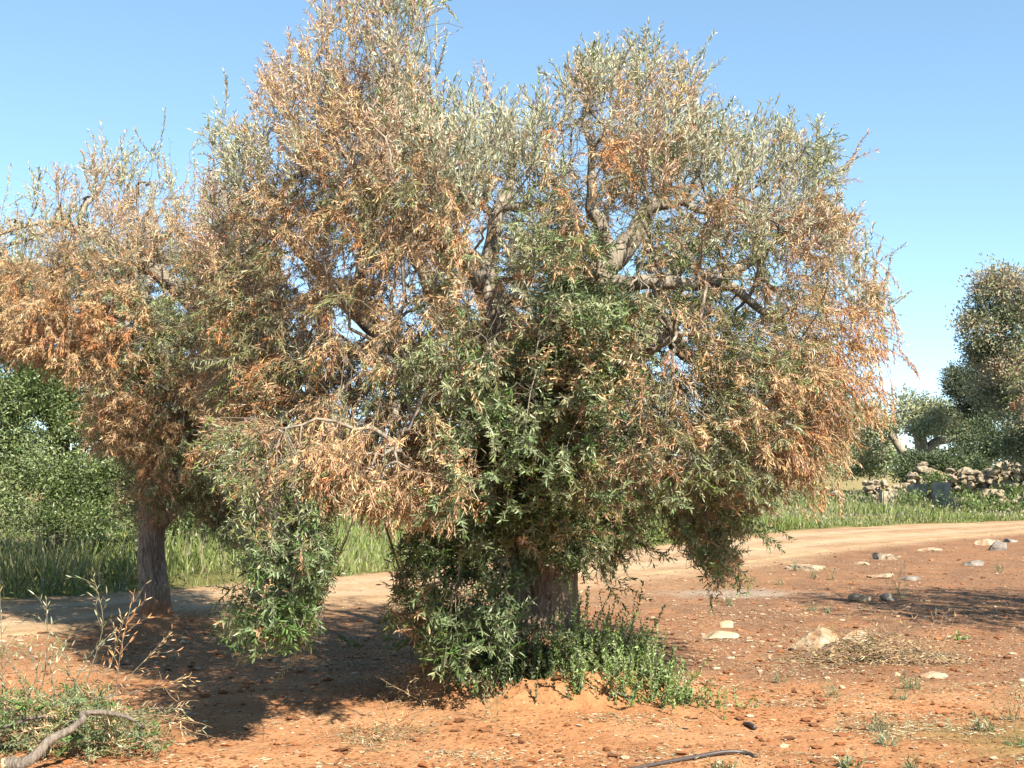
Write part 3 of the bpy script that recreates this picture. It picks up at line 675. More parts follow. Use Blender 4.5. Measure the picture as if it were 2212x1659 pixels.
# ================================================================== SECOND OLIVE TREE
Y1 = 12.8
b1 = W(335, 1348, Y1); b1[2] = gz(b1[0], b1[1])
tree2 = empty('olive_tree', b1, 'smaller olive tree at the left with a bare grey leaning trunk and brown drooping leaves', 'olive tree', 'olive trees beside the dirt road')
bark_tube('trunk', [(*W(341, 1356, Y1), .22), (*W(337, 1330, Y1), .175), (*W(332, 1270, Y1), .148), (*W(326, 1200, Y1), .138), (*W(328, 1130, Y1), .135), (*W(338, 1060, Y1), .15), (*W(345, 1000, Y1), .12)], 90, 90, M_BARK2, tree2, .08, seed=5)
L2 = [
 [(340, 1075, 12.8, .12), (372, 1000, 12.8, .12), (420, 880, 12.75, .12), (450, 760, 12.7, .12), (445, 680, 12.6, .11), (405, 642, 12.5, .10), (352, 600, 12.45, .085), (290, 560, 12.4, .07), (205, 508, 12.4, .05), (130, 482, 12.4, .032), (60, 492, 12.4, .022), (-20, 515, 12.4, .015)],
 [(345, 1130, 12.8, .09), (362, 1110, 12.8, .09), (420, 1050, 12.9, .08), (500, 960, 13.0, .06), (560, 820, 13.1, .04)],
 [(335, 1060, 12.8, .12), (290, 960, 12.9, .10), (230, 850, 12.9, .08), (180, 740, 12.8, .06), (100, 660, 12.7, .03)],
 [(205, 508, 12.4, .05), (190, 470, 12.5, .03), (230, 400, 12.6, .02), (250, 330, 12.6, .01)],
 [(352, 600, 12.45, .05), (340, 500, 12.8, .04), (330, 400, 12.9, .02)],
 [(440, 700, 12.7, .07), (500, 600, 13.2, .05), (480, 480, 13.4, .03)],
 [(300, 980, 12.9, .07), (260, 850, 12.2, .05), (200, 740, 11.7, .03)],
 [(0, 545, 12.4, .01), (30, 520, 12.4, .014), (80, 500, 12.4, .016), (130, 482, 12.4, .02)],
]
nodes2 = wood(tree2, L2, 'limb', M_LIMB, 14, .05)
OUT2 = [(0, 620), (-60, 540), (-30, 480), (60, 430), (90, 380), (180, 370), (220, 320), (300, 330), (350, 330), (420, 400), (520, 420), (600, 500), (620, 800), (580, 1060), (520, 1180), (470, 1150), (440, 1090), (350, 1080), (290, 1060), (270, 990), (200, 960), (180, 830), (110, 770), (30, 760), (-60, 760), (-80, 640)]
BL2 = [(60, 420, 'S'), (150, 400, 'S'), (230, 350, 'S'), (310, 330, 'S'), (380, 380, 'M'), (300, 420, 'M'), (450, 430, 'M'), (180, 470, 'M'), (40, 500, 'M'), (300, 520, 'M'), (420, 540, 'B'), (520, 560, 'B'), (100, 600, 'B'), (200, 620, 'B'), (60, 700, 'O'), (150, 720, 'O'), (250, 720, 'O'), (350, 680, 'K'), (330, 760, 'K'), (420, 740, 'B'), (520, 750, 'B'), (260, 860, 'B'), (350, 880, 'B'), (420, 950, 'K'), (330, 980, 'B'), (500, 900, 'K'), (520, 1050, 'K'), (300, 1060, 'K'), (380, 1050, 'K'), (470, 1120, 'K'), (560, 1000, 'B')]
bu2 = np.array([(b[0], b[1]) for b in BL2], float); bc2 = [b[2] for b in BL2]
def depth2(u, v):
    e = ((u - 300) / 420) ** 2 + ((v - 720) / 460) ** 2
    h = 2.0 * math.sqrt(max(.08, 1 - e)); s = 1 - 2 * rng.random() ** .8
    return 12.8 + math.copysign(abs(s) ** .75, s) * h
crown2 = Crown()
uv = sample_poly(OUT2, 5200, [(60, 400, 110, 90, .10), (180, 380, 120, 90, .15), (320, 370, 120, 90, .17), (250, 470, 240, 50, .5), (100, 460, 140, 40, .5), (420, 480, 100, 90, .7), (100, 300, 80, 60, 0), (410, 390, 30, 60, .1), (60, 520, 80, 40, .4), (350, 600, 60, 35, .35), (410, 650, 30, 30, .4), (250, 1010, 40, 40, .3)])
EX2 = []
for c_, r_ in [(L2[0][5:7], 16)]:
    for k in range(len(c_) - 1):
        for f in np.linspace(0, 1, 5): EX2.append([c_[k][j] * (1 - f) + c_[k + 1][j] * f for j in range(3)] + [r_])
b2 = grow(crown2, uv, depth2, np.array([-3.8, 12.8, 2.2]), 1.1, bu2, bc2, noise=40, expo=np.array(EX2))
for (u, v, v2) in [(325, 245, 420), (350, 300, 420), (345, 330, 430), (205, 250, 400), (250, 275, 400), (290, 300, 420), (235, 280, 400), (70, 345, 430), (90, 365, 430), (170, 330, 430), (415, 335, 430), (400, 345, 450), (430, 345, 470), (130, 360, 450), (300, 300, 400), (180, 300, 430), (5, 350, 470)]:
    y = rng.uniform(12.3, 13); a = W(u, v, y); b = W(u + rng.normal() * 25, v2, y); d = a - b
    b2.append(crown2.shoot(b + d * .45, nrm(d), 'S' if rng.random() < .6 else 'M', 1.1, ln=np.linalg.norm(d), subs=1, dirv=nrm(d), r=.003))
for (u, v) in sample_poly([(250, 780), (420, 780), (440, 900), (400, 1040), (300, 1060), (260, 960), (200, 930)], 130, []):
    b2.append(crown2.shoot(W(u, v, rng.uniform(11.0, 12.0)), np.array([0, -.7, 0]), 'B' if rng.random() < .85 else 'O', 1.05))
for (u, v) in sample_poly([(250, 1030), (450, 1030), (460, 1120), (380, 1110), (300, 1140), (260, 1120)], 70, []):
    b2.append(crown2.shoot(W(u, v, rng.uniform(12.0, 12.6)), np.array([0, -.7, 0]), 'K' if rng.random() < .6 else 'B', 1.0))
for (u, v) in sample_poly([(30, 640), (200, 620), (260, 720), (200, 800), (60, 770), (0, 720)], 100, []):
    b2.append(crown2.shoot(W(u, v, rng.uniform(11.3, 12.2)), np.array([0, -.7, 0]), 'O' if rng.random() < .6 else 'B', 1.05))
b2 = np.array(b2); sel = rng.permutation(len(b2)); bo2 = Tubes()
m2 = connect(nodes2, None, b2[sel[:90]], bo2, .016, .006, .08, k=9)
m3 = connect(nodes2 + m2, None, b2[sel[90:450]], bo2, .006, .003, .06, k=7)
connect(nodes2 + m2 + m3, None, b2[sel[450:]], crown2.tw, .0035, .0022, .04)
bo2.build('boughs', M_LIMB, tree2); crown2.tw.build('twigs', M_TWIG, tree2); crown2.dry.build('dry_twigs', M_DRY, tree2)
crown2.green.build('crown', M_LEAF, tree2); tag(crown2.gloss.build('glossy_foliage', M_GLOSS, tree2), 'dark green leaves') if crown2.gloss.count() else None
tag(crown2.dead.build('withered_foliage', M_DEAD, tree2), 'dead tan and orange leaves')

# ================================================================== OTHER TREES AND BUSHES
def leafy(blobs, n, per, L, Wd, cols, spread, up=.3, shell=.55, alpha=.3):
    """clumps of leaves spread through ellipsoids (cx, cy, cz, rx, ry, rz)"""
    buf = Leaves(); B = np.array(blobs, float)
    w = B[:, 3] * B[:, 5]; w = w / w.sum()
    k = rng.choice(len(B), size=n, p=w)
    d = nrm(rng.normal(size=(n, 3))); r = shell + (1 - shell) * rng.random((n, 1)); r = r * (1 + .12 * rng.normal(size=(n, 1)))
    C = B[k, :3] + d * B[k, 3:] * r
    C[:, 2] = np.maximum(C[:, 2], .12)
    hz_ = fbm(C[:, 0] / (spread * 4.5) + C[:, 1] * 1.1 + 50, C[:, 2] / (spread * 4.5) - 7, 3); kp = hz_ > np.quantile(hz_, .22)
    C = C[kp]; d = d[kp]; n = int(kp.sum())
    cc = np.array([c[:3] for c in cols]); cw = np.array([c[3] for c in cols]); cw = cw / cw.sum()
    nz_ = fbm(C[:, 0] / (spread * 7) + C[:, 1] * .7, C[:, 2] / (spread * 7) + 11, 3) + .12 * rng.normal(size=n)
    rk = np.argsort(np.argsort(nz_)) / n; ci = np.minimum(np.searchsorted(np.cumsum(cw), rk), len(cc) - 1)
    m = n * per
    idx = np.repeat(np.arange(n), per)
    P = C[idx] + rng.normal(size=(m, 3)) * spread
    D = nrm(d[idx] * .7 + np.array([0, 0, up]) + rng.normal(size=(m, 3)) * .7)
    S = rng.normal(size=(m, 3))
    col = np.concatenate([np.clip(cc[ci][idx] * (1 + .2 * rng.normal(size=(m, 1))) * (1 + .06 * rng.normal(size=(m, 3))), .01, .8), np.full((m, 1), alpha)], 1)
    buf.add(P, D, S, L * rng.uniform(.6, 1.25, m), Wd * rng.uniform(.7, 1.2, m), rng.normal(size=m) * .15, col)
    return buf
def B(u, v, y, ru, rv, ry=None):
    """ellipsoid centred where (u, v) shows, radii in photo pixels"""
    p = W(u, v, y); k = y / FPX
    return (*p, ru * k, ry if ry else ru * k, rv * k)
def tree_far(name, label, cat, foot, trunks, blobs, n, per, L, Wd, cols, spread, group=None, up=.3, shell=.5, matl=None, alpha=.3, barkm=None):
    f = np.array(foot, float); f[2] = gz(f[0], f[1])
    t = empty(name, f, label, cat, group)
    for q, c in enumerate(trunks):
        cc = [(*W(u, v, y), r) for (u, v, y, r) in c]
        if q == 0:
            cc = [(f[0], f[1], f[2] - .1, cc[0][3] * 1.25)] + cc
        bark_tube('trunk' if q == 0 else 'limb', cc, 22, 12, barkm or M_BARK2, t, .08, seed=q * 3 + foot[0])
    leafy(blobs, n, per, L, Wd, cols, spread, up, shell, alpha).build('crown', matl or M_FAR, t, simple=True)
    return t
GRN = [(.09, .14, .04, 2), (.15, .22, .06, 3), (.24, .32, .11, 3), (.34, .42, .20, 2)]
# big green tree on the left behind the brown olive
pf = W(120, 1190, 19.5)
tree_far('oak_tree', 'dense bright green leafy tree behind the smaller olive at the left edge', 'tree', pf,
         [[(120, 1150, 19.5, .2), (130, 1000, 19.5, .16), (110, 800, 19.5, .1)], [(130, 1020, 19.5, .1), (230, 900, 19.6, .06), (280, 800, 19.6, .04)]],
         [B(40, 900, 19, 150, 130, 1.2), B(150, 1020, 18.6, 140, 110, 1.1), B(-80, 760, 19.5, 140, 160, 1.4), B(60, 1090, 18.4, 150, 70, 1.0), B(260, 1000, 19.2, 130, 130, 1.1), B(220, 860, 20, 130, 130, 1.2), B(20, 700, 20, 90, 110, 1), B(360, 1090, 19.6, 110, 70, .8), B(-120, 1000, 18.6, 140, 160, 1.3), B(180, 1120, 18.2, 90, 40, .6), B(150, 760, 20.5, 160, 130, 1.2), B(20, 600, 20.3, 50, 50, .6), B(330, 1010, 20, 110, 110, 1.0), B(80, 920, 20.2, 110, 90, 1.6), B(110, 900, 19.0, 80, 80, .8), B(40, 780, 19, 130, 120, 1.2)],
         12500, 15, .065, .026, GRN, .085, up=.2, shell=.45, matl=M_GLOSS, alpha=.1)
tree_far('bush', 'dark green bush behind the grey leaning trunk', 'bush', W(440, 1160, 20.5), [[(440, 1150, 20.5, .05), (440, 1110, 20.5, .04)]],
         [B(440, 1110, 20.5, 70, 45, .7), B(500, 1080, 21, 70, 70, .7), B(400, 1120, 20, 50, 35, .5)], 700, 14, .06, .024, GRN, .09, matl=M_GLOSS)
OLV = [(.26, .31, .15, 2), (.42, .47, .25, 3), (.55, .58, .34, 3), (.64, .62, .42, 1)]
# distant small olive with a forked trunk
tree_far('distant_olive_tree', 'small pale olive with a forked trunk behind the dry stone wall', 'olive tree', W(1992, 1012, 62),
         [[(1994, 1000, 62, .35), (1990, 960, 62, .33), (1985, 925, 62, .25), (1990, 890, 62, .15)], [(1996, 980, 62, .25), (2020, 955, 62, .22), (2050, 950, 62, .16), (2080, 935, 62, .1)]],
         [B(1968, 880, 62, 36, 34), B(2010, 900, 62, 48, 34), B(2060, 910, 63, 55, 38), B(1990, 925, 61, 30, 20), B(2095, 930, 63, 40, 30), B(1950, 860, 62, 16, 14)], 1500, 10, .20, .08, OLV, .18, group='trees beyond the stone wall', barkm=M_LIMB)
tree_far('distant_olive_tree', 'distant grey green olive with a long leaning trunk at the edge of the withered crown', 'olive tree', W(1962, 1012, 66),
         [[(1956, 995, 66, .24), (1940, 962, 66, .2), (1922, 935, 66, .16), (1906, 905, 66, .1)]],
         [B(1890, 895, 66, 55, 34), B(1925, 912, 66, 34, 22), B(1850, 920, 66, 50, 40), B(1912, 930, 67, 30, 20), B(1870, 960, 68, 50, 30)], 1000, 10, .20, .08, OLV, .18, group='trees beyond the stone wall', barkm=M_LIMB)
PALE = [(.24, .33, .14, 2), (.34, .43, .20, 3), (.46, .52, .30, 2)]
tree_far('bush', 'pale green rounded bush below the distant leaning trunk', 'bush', W(1880, 1025, 70), [[(1880, 1015, 70, .08), (1880, 1000, 70, .06)]],
         [B(1885, 1016, 70, 50, 14), B(1890, 1000, 70, 55, 24), B(1840, 1008, 70, 50, 22), B(1890, 975, 70, 50, 34), B(1840, 980, 71, 45, 36), B(1920, 985, 69, 30, 24)], 1000, 9, .19, .09, PALE, .18)
# tall grey brown tree at the right edge
tree_far('tall_tree', 'tall tree with grey green and dull brown foliage at the right edge', 'tree', W(2260, 1100, 42),
         [[(2255, 1060, 42, .35), (2240, 950, 42, .3), (2200, 850, 42, .22), (2170, 760, 42, .14), (2150, 680, 42, .08)], [(2240, 940, 42, .2), (2270, 800, 42, .14), (2230, 650, 42, .07)]],
         [B(2150, 620, 42, 62, 50), B(2110, 700, 42, 48, 50), B(2190, 700, 42, 70, 70), B(2260, 640, 42, 80, 80), B(2180, 790, 42, 60, 60), B(2260, 800, 42, 80, 90), B(2150, 760, 43, 50, 40), B(2250, 900, 42, 70, 70), B(2190, 860, 43, 60, 45), B(2120, 760, 43, 40, 40), B(2150, 840, 44, 70, 50), B(2220, 960, 43, 70, 50)],
         7500, 9, .13, .055, [(.13, .17, .07, 2), (.32, .35, .19, 3), (.50, .50, .33, 2.4), (.54, .39, .25, 2.6)], .14, group='trees beyond the stone wall', shell=.2)
PIN = [(.035, .06, .025, 2), (.06, .09, .04, 3), (.10, .14, .055, 2)]
tree_far('pine_tree', 'dark green pine left of the tall grey brown tree', 'pine tree', W(2130, 1020, 58),
         [[(2130, 1000, 58, .25), (2128, 920, 58, .2), (2110, 840, 58, .12)]],
         [B(2085, 815, 58, 42, 26), B(2120, 850, 58, 55, 30), B(2070, 840, 57.5, 30, 16), B(2160, 790, 58, 60, 50), B(2120, 880, 58, 60, 30)], 2600, 12, .20, .05, PIN, .16, group='trees beyond the stone wall', shell=.4)
DRK = [(.05, .08, .025, 2), (.09, .14, .045, 3), (.16, .22, .08, 2)]
for (lab, u, v, y, bl, n) in [
    ('dark shrub behind the stone wall under the pine', 2130, 1040, 55, [B(2110, 950, 55, 60, 42), B(2160, 930, 56, 60, 50), B(2080, 985, 54, 50, 24), B(2190, 970, 54, 60, 48), B(2240, 940, 54, 60, 60)], 2200),
    ('low dark green ivy bush on top of the left end of the stone wall', 2010, 1040, 53, [B(1985, 1000, 52.5, 48, 16), B(2040, 1002, 52.5, 60, 15), B(1958, 1022, 52, 26, 14), B(2090, 1008, 53, 50, 14)], 1100),
    ('dark shrub seen under the crown right of the thick trunk', 1420, 1120, 40, [B(1400, 1050, 40, 70, 44), B(1480, 1055, 41, 60, 36), B(1340, 1040, 42, 70, 50), B(1560, 1060, 42, 60, 30)], 1500),
    ('grey green thicket behind the hanging right hand branches', 1700, 1070, 60, [B(1700, 990, 60, 80, 46), B(1600, 1000, 58, 80, 40), B(1780, 985, 64, 70, 46)], 1500)]:
    f = W(u, v, y); f[2] = gz(f[0], f[1])
    t = empty('shrub', f, lab, 'shrub')
    bark_tube('trunk', [(f[0], f[1], f[2] - .1, .1), (f[0], f[1], f[2] + .8, .06), (f[0] + .1, f[1], f[2] + 1.4, .03)], 8, 8, M_BARK2, t, .05)
    leafy(bl, n, 10, .15, .06, DRK if 'dark' in lab else PALE, .15, .3, .5, .2).build('foliage', M_FAR, t, simple=True)
# trees on the skyline, one by one
sky_trees = [(-300, 90, 4.5), (620, 130, 3.2), (740, 150, 2.6), (830, 140, 2.7), (930, 120, 3.6), (1040, 100, 4.2), (1180, 95, 4.6), (1330, 110, 4.5), (1480, 100, 5.2), (1600, 105, 4.6), (2300, 100, 6), (-100, 70, 4), (400, 100, 5), (250, 85, 5)]
where = ['beyond the left edge', 'seen through the crown left of centre', 'second from the left in the gap under the brown leaves', 'right of the gap under the brown leaves', 'behind the middle of the large crown', 'behind the left limb of the large olive', 'straight behind the thick trunk', 'right of the thick trunk', 'behind the dark shrub', 'behind the hanging clump on the right', 'beyond the tall tree at right', 'behind the dense green tree, nearer one', 'behind the leaning trunk crown', 'behind the dense green tree, taller one']
for (u, y, h), w_ in zip(sky_trees, where):
    x = (u - CW / 2) / FPX * y; g = float(gz(x, y))
    t = empty('skyline_tree', (x, y, g), 'far olive on the skyline ' + w_, 'olive tree', 'olive trees on the skyline')
    bark_tube('trunk', [(x, y, g - .1, .3), (x + .1, y, g + h * .3, .2), (x, y, g + h * .6, .1)], 10, 8, M_BARK2, t, .05)
    bl = [(x + rng.normal() * 1.2, y + rng.normal() * .8, g + h * rng.uniform(.5, .75), h * .45, h * .4, h * .28) for _ in range(6)]
    leafy(bl, 420, 9, .28, .13, OLV if rng.random() < .6 else PALE, .22, .3, .4, .2).build('crown', M_FAR, t, simple=True)
far_w = Leaves()
xs = rng.uniform(-220, 320, 26000)
hh = 2.2 + 3.2 * vnoise(xs * .09, xs * 0 + 2) + 1.2 * vnoise(xs * .5, xs * 0)
gy_ = 190 + rng.normal(size=len(xs)) * 6
P = np.stack([xs, gy_, 1.1 + hh * rng.random(len(xs)) ** .7], 1)
far_w.add(P, nrm(rng.normal(size=(len(xs), 3)) + [0, 0, .5]), rng.normal(size=(len(xs), 3)), .9, .5, 0, np.concatenate([np.array([.15, .19, .10])[None] * (1 + .25 * rng.normal(size=(len(xs), 1))), np.full((len(xs), 1), .1)], 1))
tag(far_w.build('woods', M_FAR, None, simple=True), 'distant band of trees along the horizon', 'woods', kind='stuff')

# olive just outside the right edge; one branch hangs into view and its shade lies on the soil
rt = np.array([7.8, 11.9, 0]); rt[2] = gz(rt[0], rt[1])
t = empty('olive_tree', rt, 'yellow green olive reaching in at the right edge in front of the tall tree', 'olive tree', 'olive trees beside the dirt road')
bark_tube('trunk', [(7.8, 11.9, rt[2] - .1, .3), (7.8, 11.9, .8, .22), (7.7, 11.9, 1.6, .2)], 30, 24, M_BARK2, t, .08)
rn = []
for q, c in enumerate([[(7.7, 11.9, 1.5, .13), (7.0, 11.9, 2.3, .09), (6.2, 12.2, 2.6, .05), (5.5, 12.6, 2.5, .02)], [(7.8, 11.9, 1.5, .13), (8.1, 11.3, 2.6, .09), (8.0, 10.7, 3.4, .04)], [(7.8, 12, 1.5, .12), (7.6, 12.8, 2.6, .08), (7.4, 13.6, 3.2, .03)], [(7.7, 11.8, 1.6, .1), (6.8, 11.4, 2.5, .06), (5.9, 11.0, 2.8, .02)]]):
    o, cc = bark_tube('limb', c, 24, 12, M_LIMB, t, .05, seed=q); rn += [p[:3] for p in cc[::2]]
cr = Crown(); bs = []
for _ in range(1500):
    d = nrm(rng.normal(size=3)); p = np.array([7.4, 11.9, 2.75]) + d * np.array([2.6, 2.3, 1.35]) * rng.uniform(.35, 1)
    if (p[0] / p[1]) * FPX + CW / 2 < 2265: continue
    bs.append(cr.shoot(p, d, 'K' if rng.random() < .6 else 'M', 1.2))
for (u, v) in [(2215, 760), (2205, 790), (2215, 815), (2195, 820), (2210, 850), (2190, 850), (2215, 880), (2220, 730), (2222, 840), (2212, 800)]:
    for _ in range(2): bs.append(cr.shoot(W(u + 8, v, 13.0), np.array([-1, 0, .1]), 'K' if rng.random() < .7 else 'O', 1.2, ln=.3))
bs = np.array(bs); bo = Tubes(); a_ = connect(rn, None, bs[::6], bo, .014, .005, .08, k=8); connect(rn + a_, None, bs, cr.tw, .004, .002, .05)
bo.build('boughs', M_LIMB, t); cr.tw.build('twigs', M_TWIG, t); cr.green.build('crown', M_LEAF, t); tag(cr.dead.build('withered_foliage', M_DEAD, t), 'dead tan leaves')

# ================================================================== GRASS BEYOND THE ROAD
def blades(name, X, Y, H, Wd, colf, lean=.35, label=None, zoff=0):
    n = len(X); Z = gz(X, Y) + zoff
    P = np.stack([X, Y, Z], 1); D = nrm(np.stack([rng.normal(size=n) * lean, rng.normal(size=n) * lean, np.ones(n)], 1))
    S = nrm(np.stack([rng.normal(size=n), rng.normal(size=n) * .5, np.zeros(n)], 1))
    b = Leaves(); b.add(P, D, S, H, Wd, rng.normal(size=n) * .25, colf)
    o = b.build(name, M_GRASS, None, simple=True); tag(o, label, 'grass', kind='stuff'); return o
n = 150000
Yr = rng.random(n) ** 1.8; X = rng.uniform(-1, 1, n)
far = -0.1 + Yr * 32
Xw = rng.uniform(-14, 40, n); 
Yw = yf(Xw) + far
ok = (np.abs(Xw / Yw) < .50) & (far > .9 * np.maximum(0, vnoise(Xw * 1.7, Xw * 0 + 5) - .45)) & (rng.random(n) < .35 + .65 * smooth(-.12, .02, fbm(Xw * .8, Yw * .8 + 60, 3))); Xw, Yw, far = Xw[ok], Yw[ok], far[ok]
patch = smooth(-.1, .15, fbm(Xw * .35, Yw * .35, 3)); dry = smooth(-.05, .2, fbm(Xw * .22 + 9, Yw * .3, 3))
H = (.14 + .26 * rng.random(len(Xw))) * (.45 + .8 * patch) * (.6 + .9 * vnoise(Xw * 2.3, Yw * 1.7)) * np.clip(.3 + far / .8, .3, 1.0) * (1 - .25 * smooth(12, 30, far))
leftk = smooth(-2, -6, Xw)
H = H * (1 + .3 * leftk)
Wd = .010 + .0006 * Yw
g1 = np.array([.32, .40, .12]); g2 = np.array([.50, .46, .23]); g3 = np.array([.20, .29, .08]); g4 = np.array([.58, .50, .34])
c = g1 * (1 - dry[:, None] * .75) + g2 * dry[:, None] * .75
c = np.where((rng.random(len(c)) < .22)[:, None], g3, c); c = np.where((rng.random(len(c)) < .06 + .35 * smooth(8, 26, far))[:, None], g4, c)
c = c * (1 - leftk[:, None] * .15)
c = c * (1 + .18 * rng.normal(size=(len(c), 1)))
blades('grass', Xw, Yw, H, Wd, np.concatenate([np.clip(c, .02, .7), np.zeros((len(c), 1))], 1), label='tall green and straw coloured grass growing beyond the dirt road')
k = rng.random(len(Xw)) < .10; hd = Leaves(); m = k.sum()
Ph = np.stack([Xw[k], Yw[k], gz(Xw[k], Yw[k]) + H[k] * rng.uniform(.85, 1.25, m)], 1); hc = np.array([(.60, .52, .38), (.50, .48, .36), (.55, .50, .12), (.50, .38, .28), (.30, .38, .14)])[rng.choice(5, m, p=[.4, .15, .1, .15, .2])]
hd.add(Ph, nrm(rng.normal(size=(m, 3)) * .5 + [0, 0, 1]), rng.normal(size=(m, 3)), .05 + .001 * Yw[k], .016 + .0009 * Yw[k], 0., np.concatenate([hc, np.zeros((m, 1))], 1))
tag(hd.build('grass_seed_heads', M_GRASS, None, simple=True), 'pale seed heads and small flowers above the tall grass', 'grass', kind='stuff')

# ================================================================== STONES
def rock(name, loc, size, seed, matl, rot=0, sub=3, amp=.28, parent=None, flat=.0):
    import bmesh
    bm = bmesh.new(); bmesh.ops.create_icosphere(bm, subdivisions=sub, radius=1.0)
    V = np.array([v.co[:] for v in bm.verts]); F = np.array([[v.index for v in f.verts] for f in bm.faces]); bm.free()
    n = fbm(V[:, 0] * 1.3 + seed * 5.1 + V[:, 2] * .8, V[:, 1] * 1.3 + seed + V[:, 2] * 1.2, 4)
    q_ = np.random.default_rng(int(seed * 1000) % 2 ** 31)
    for _ in range(11):
        pn = nrm(q_.normal(size=3)); dd_ = q_.uniform(.45, .85); V = V - np.maximum(0, V @ pn - dd_)[:, None] * pn
    V = V * 1.25 * (1 + amp * 1.3 * n)[:, None]
    V = V * np.array(size)
    c, s = math.cos(rot), math.sin(rot); V = V @ np.array([[c, s, 0], [-s, c, 0], [0, 0, 1]])
    V = V + np.array(loc)
    return V, F
def lone_rock(u, v, w, h, label, seed, rot=0, matl=M_STONE, cat='stone', dep=.7, amp=.28, group=None, name='stone'):
    x, y = GP(u, v); k = y / FPX; z = float(gz(x, y))
    V, F = rock(name, (0, 0, 0), (w * k / 2, w * k / 2 * dep, h * k * .80), seed, matl, rot, 3 if w > 40 else 2, amp)
    V[:, 2] += h * k * .16
    o = mesh_np(name, V, [F], matl, None, False)
    o.location = (x, y + w * k * .2, z); tag(o, label, cat, group)
    return o
lone_rock(1757, 1400, 84, 44, 'large pale limestone block with a brown hollow left of the dry twig pile', 3, .1, dep=.8, group='pale stones on the red soil')
lone_rock(1842, 1396, 96, 36, 'low wide limestone rock between the pale block and the dry twigs', 8, -.1, dep=.7, group='pale stones on the red soil')
lone_rock(1547, 1376, 84, 14, 'long flat pale stone nearest the trunk', 5, .1, group='pale stones on the red soil')
lone_rock(1567, 1348, 46, 16, 'small pale stone just behind the long flat one', 11, .4, group='pale stones on the red soil')
lone_rock(2005, 1457, 54, 14, 'flat white stone in front of the dry twig pile', 13, -.1, group='pale stones on the red soil')
lone_rock(1927, 1454, 18, 10, 'tiny white stone left of the flat white stone', 17, 0, group='pale stones on the red soil')
lone_rock(1858, 1294, 50, 18, 'pale humped stone at the tip of the dark shadow', 19, .1, group='pale stones on the red soil')
lone_rock(1913, 1293, 38, 14, 'grey stone lying in the shadow right of the humped stone', 23, .1, matl=M_GREY, group='pale stones on the red soil')
lone_rock(1748, 1230, 96, 12, 'broad pinkish slab sunk in the soil near the road', 29, 0, dep=1.2, amp=.18, group='pale stones on the red soil')
lone_rock(1855, 1220, 34, 8, 'narrow cream stone right of the pinkish slab', 31, 0, group='pale stones on the red soil')
lone_rock(1905, 1246, 62, 9, 'thin flat stone between the road and the shadow', 37, 0, dep=1.2, group='pale stones on the red soil')
lone_rock(1965, 1250, 44, 9, 'brownish flat stone right of the thin flat one', 41, 0, matl=M_GREY, group='pale stones on the red soil')
lone_rock(1912, 1206, 60, 18, 'long brown stone beside the bright orange soil', 43, .1, matl=M_WALL, group='pale stones on the red soil')
lone_rock(2150, 1188, 40, 24, 'dark grey rock near the road at the far right', 47, .2, matl=M_GREY, group='pale stones on the red soil')
lone_rock(2128, 1176, 52, 12, 'pale stone behind the dark grey rock', 53, .2, group='pale stones on the red soil')
lone_rock(2178, 1170, 36, 10, 'grey flat stone at the road edge by the right border', 59, .2, matl=M_GREY, group='pale stones on the red soil')
lone_rock(2010, 1190, 52, 9, 'pale flat stone left of the dark grey rock', 61, .2, group='pale stones on the red soil')
lone_rock(2100, 1220, 42, 10, 'bluish grey stone on the brown soil below the dark rock', 67, .2, matl=M_GREY, group='pale stones on the red soil')
lone_rock(1810, 1478, 16, 8, 'tiny stone on the orange soil in front of the limestone block', 71, .2, group='pale stones on the red soil')
lone_rock(602, 1424, 14, 8, 'small white stone in the shade under the hanging branch', 73, .2, group='pale stones on the red soil')
# drystone walls (the stones are the pattern of one wall)
def drystone(name, label, u0, u1, ya, yb, topf, botf, size, seed, matl=M_WALL):
    Vs, Fs, nb = [], [], 0; r_ = np.random.default_rng(seed)
    u = u0
    xs = []
    k = ya / FPX; step = size / k * 1.05
    us = np.arange(u0, u1, step)
    f = W((u0 + u1) / 2, 1080, (ya + yb) / 2); f[2] = gz(f[0], f[1])
    for uu in us:
        t_ = (uu - u0) / (u1 - u0); y = ya + (yb - ya) * t_; k = y / FPX
        zt = W(uu, topf(t_) + 9 + 9 * float(fbm(uu * .02, seed, 3)) * 4, y)[2] + r_.normal() * .10; x = (uu - CW / 2) * k; zb = max(W(uu, botf(t_), y)[2], float(gz(x, y)))
        z = zb
        while z < zt:
            s = size * r_.uniform(.5, 1.15)
            for dd in (0, size * .9):
                V, F = rock('r', (0, 0, 0), (s * .62, s * .55, s * .42), r_.uniform(0, 90), matl, r_.uniform(0, 6), 2, .32)
                V = V + np.array([x + r_.normal() * size * .25, y + dd + r_.normal() * .08, z + s * .3])
                Vs.append(V); Fs.append(F + nb); nb += len(V)
            z += s * .66
    V = np.concatenate(Vs); F = np.concatenate(Fs)
    o = mesh_np(name, V - f.astype(np.float32), [F], matl, None, False); o.location = f
    tag(o, label, 'stone wall', 'dry stone walls'); return o
ip = lambda pts: (lambda t: np.interp(t, [p[0] for p in pts], [p[1] for p in pts]))
drystone('stone_wall', 'rough dry stone wall of pale boulders running out at the right edge', 1990, 2290, 51, 47, ip([(0, 1012), (.08, 1002), (.2, 1018), (.45, 1022), (.62, 1000), (1, 998)]), ip([(0, 1075), (1, 1075)]), .34, 5)
drystone('stone_wall', 'collapsed left end of the dry stone wall, a heap of tumbled stones', 1858, 1996, 50, 51, ip([(0, 1062), (.2, 1030), (.35, 1036), (.6, 1048), (.8, 1024), (1, 1004)]), ip([(0, 1090), (1, 1085)]), .34, 9)
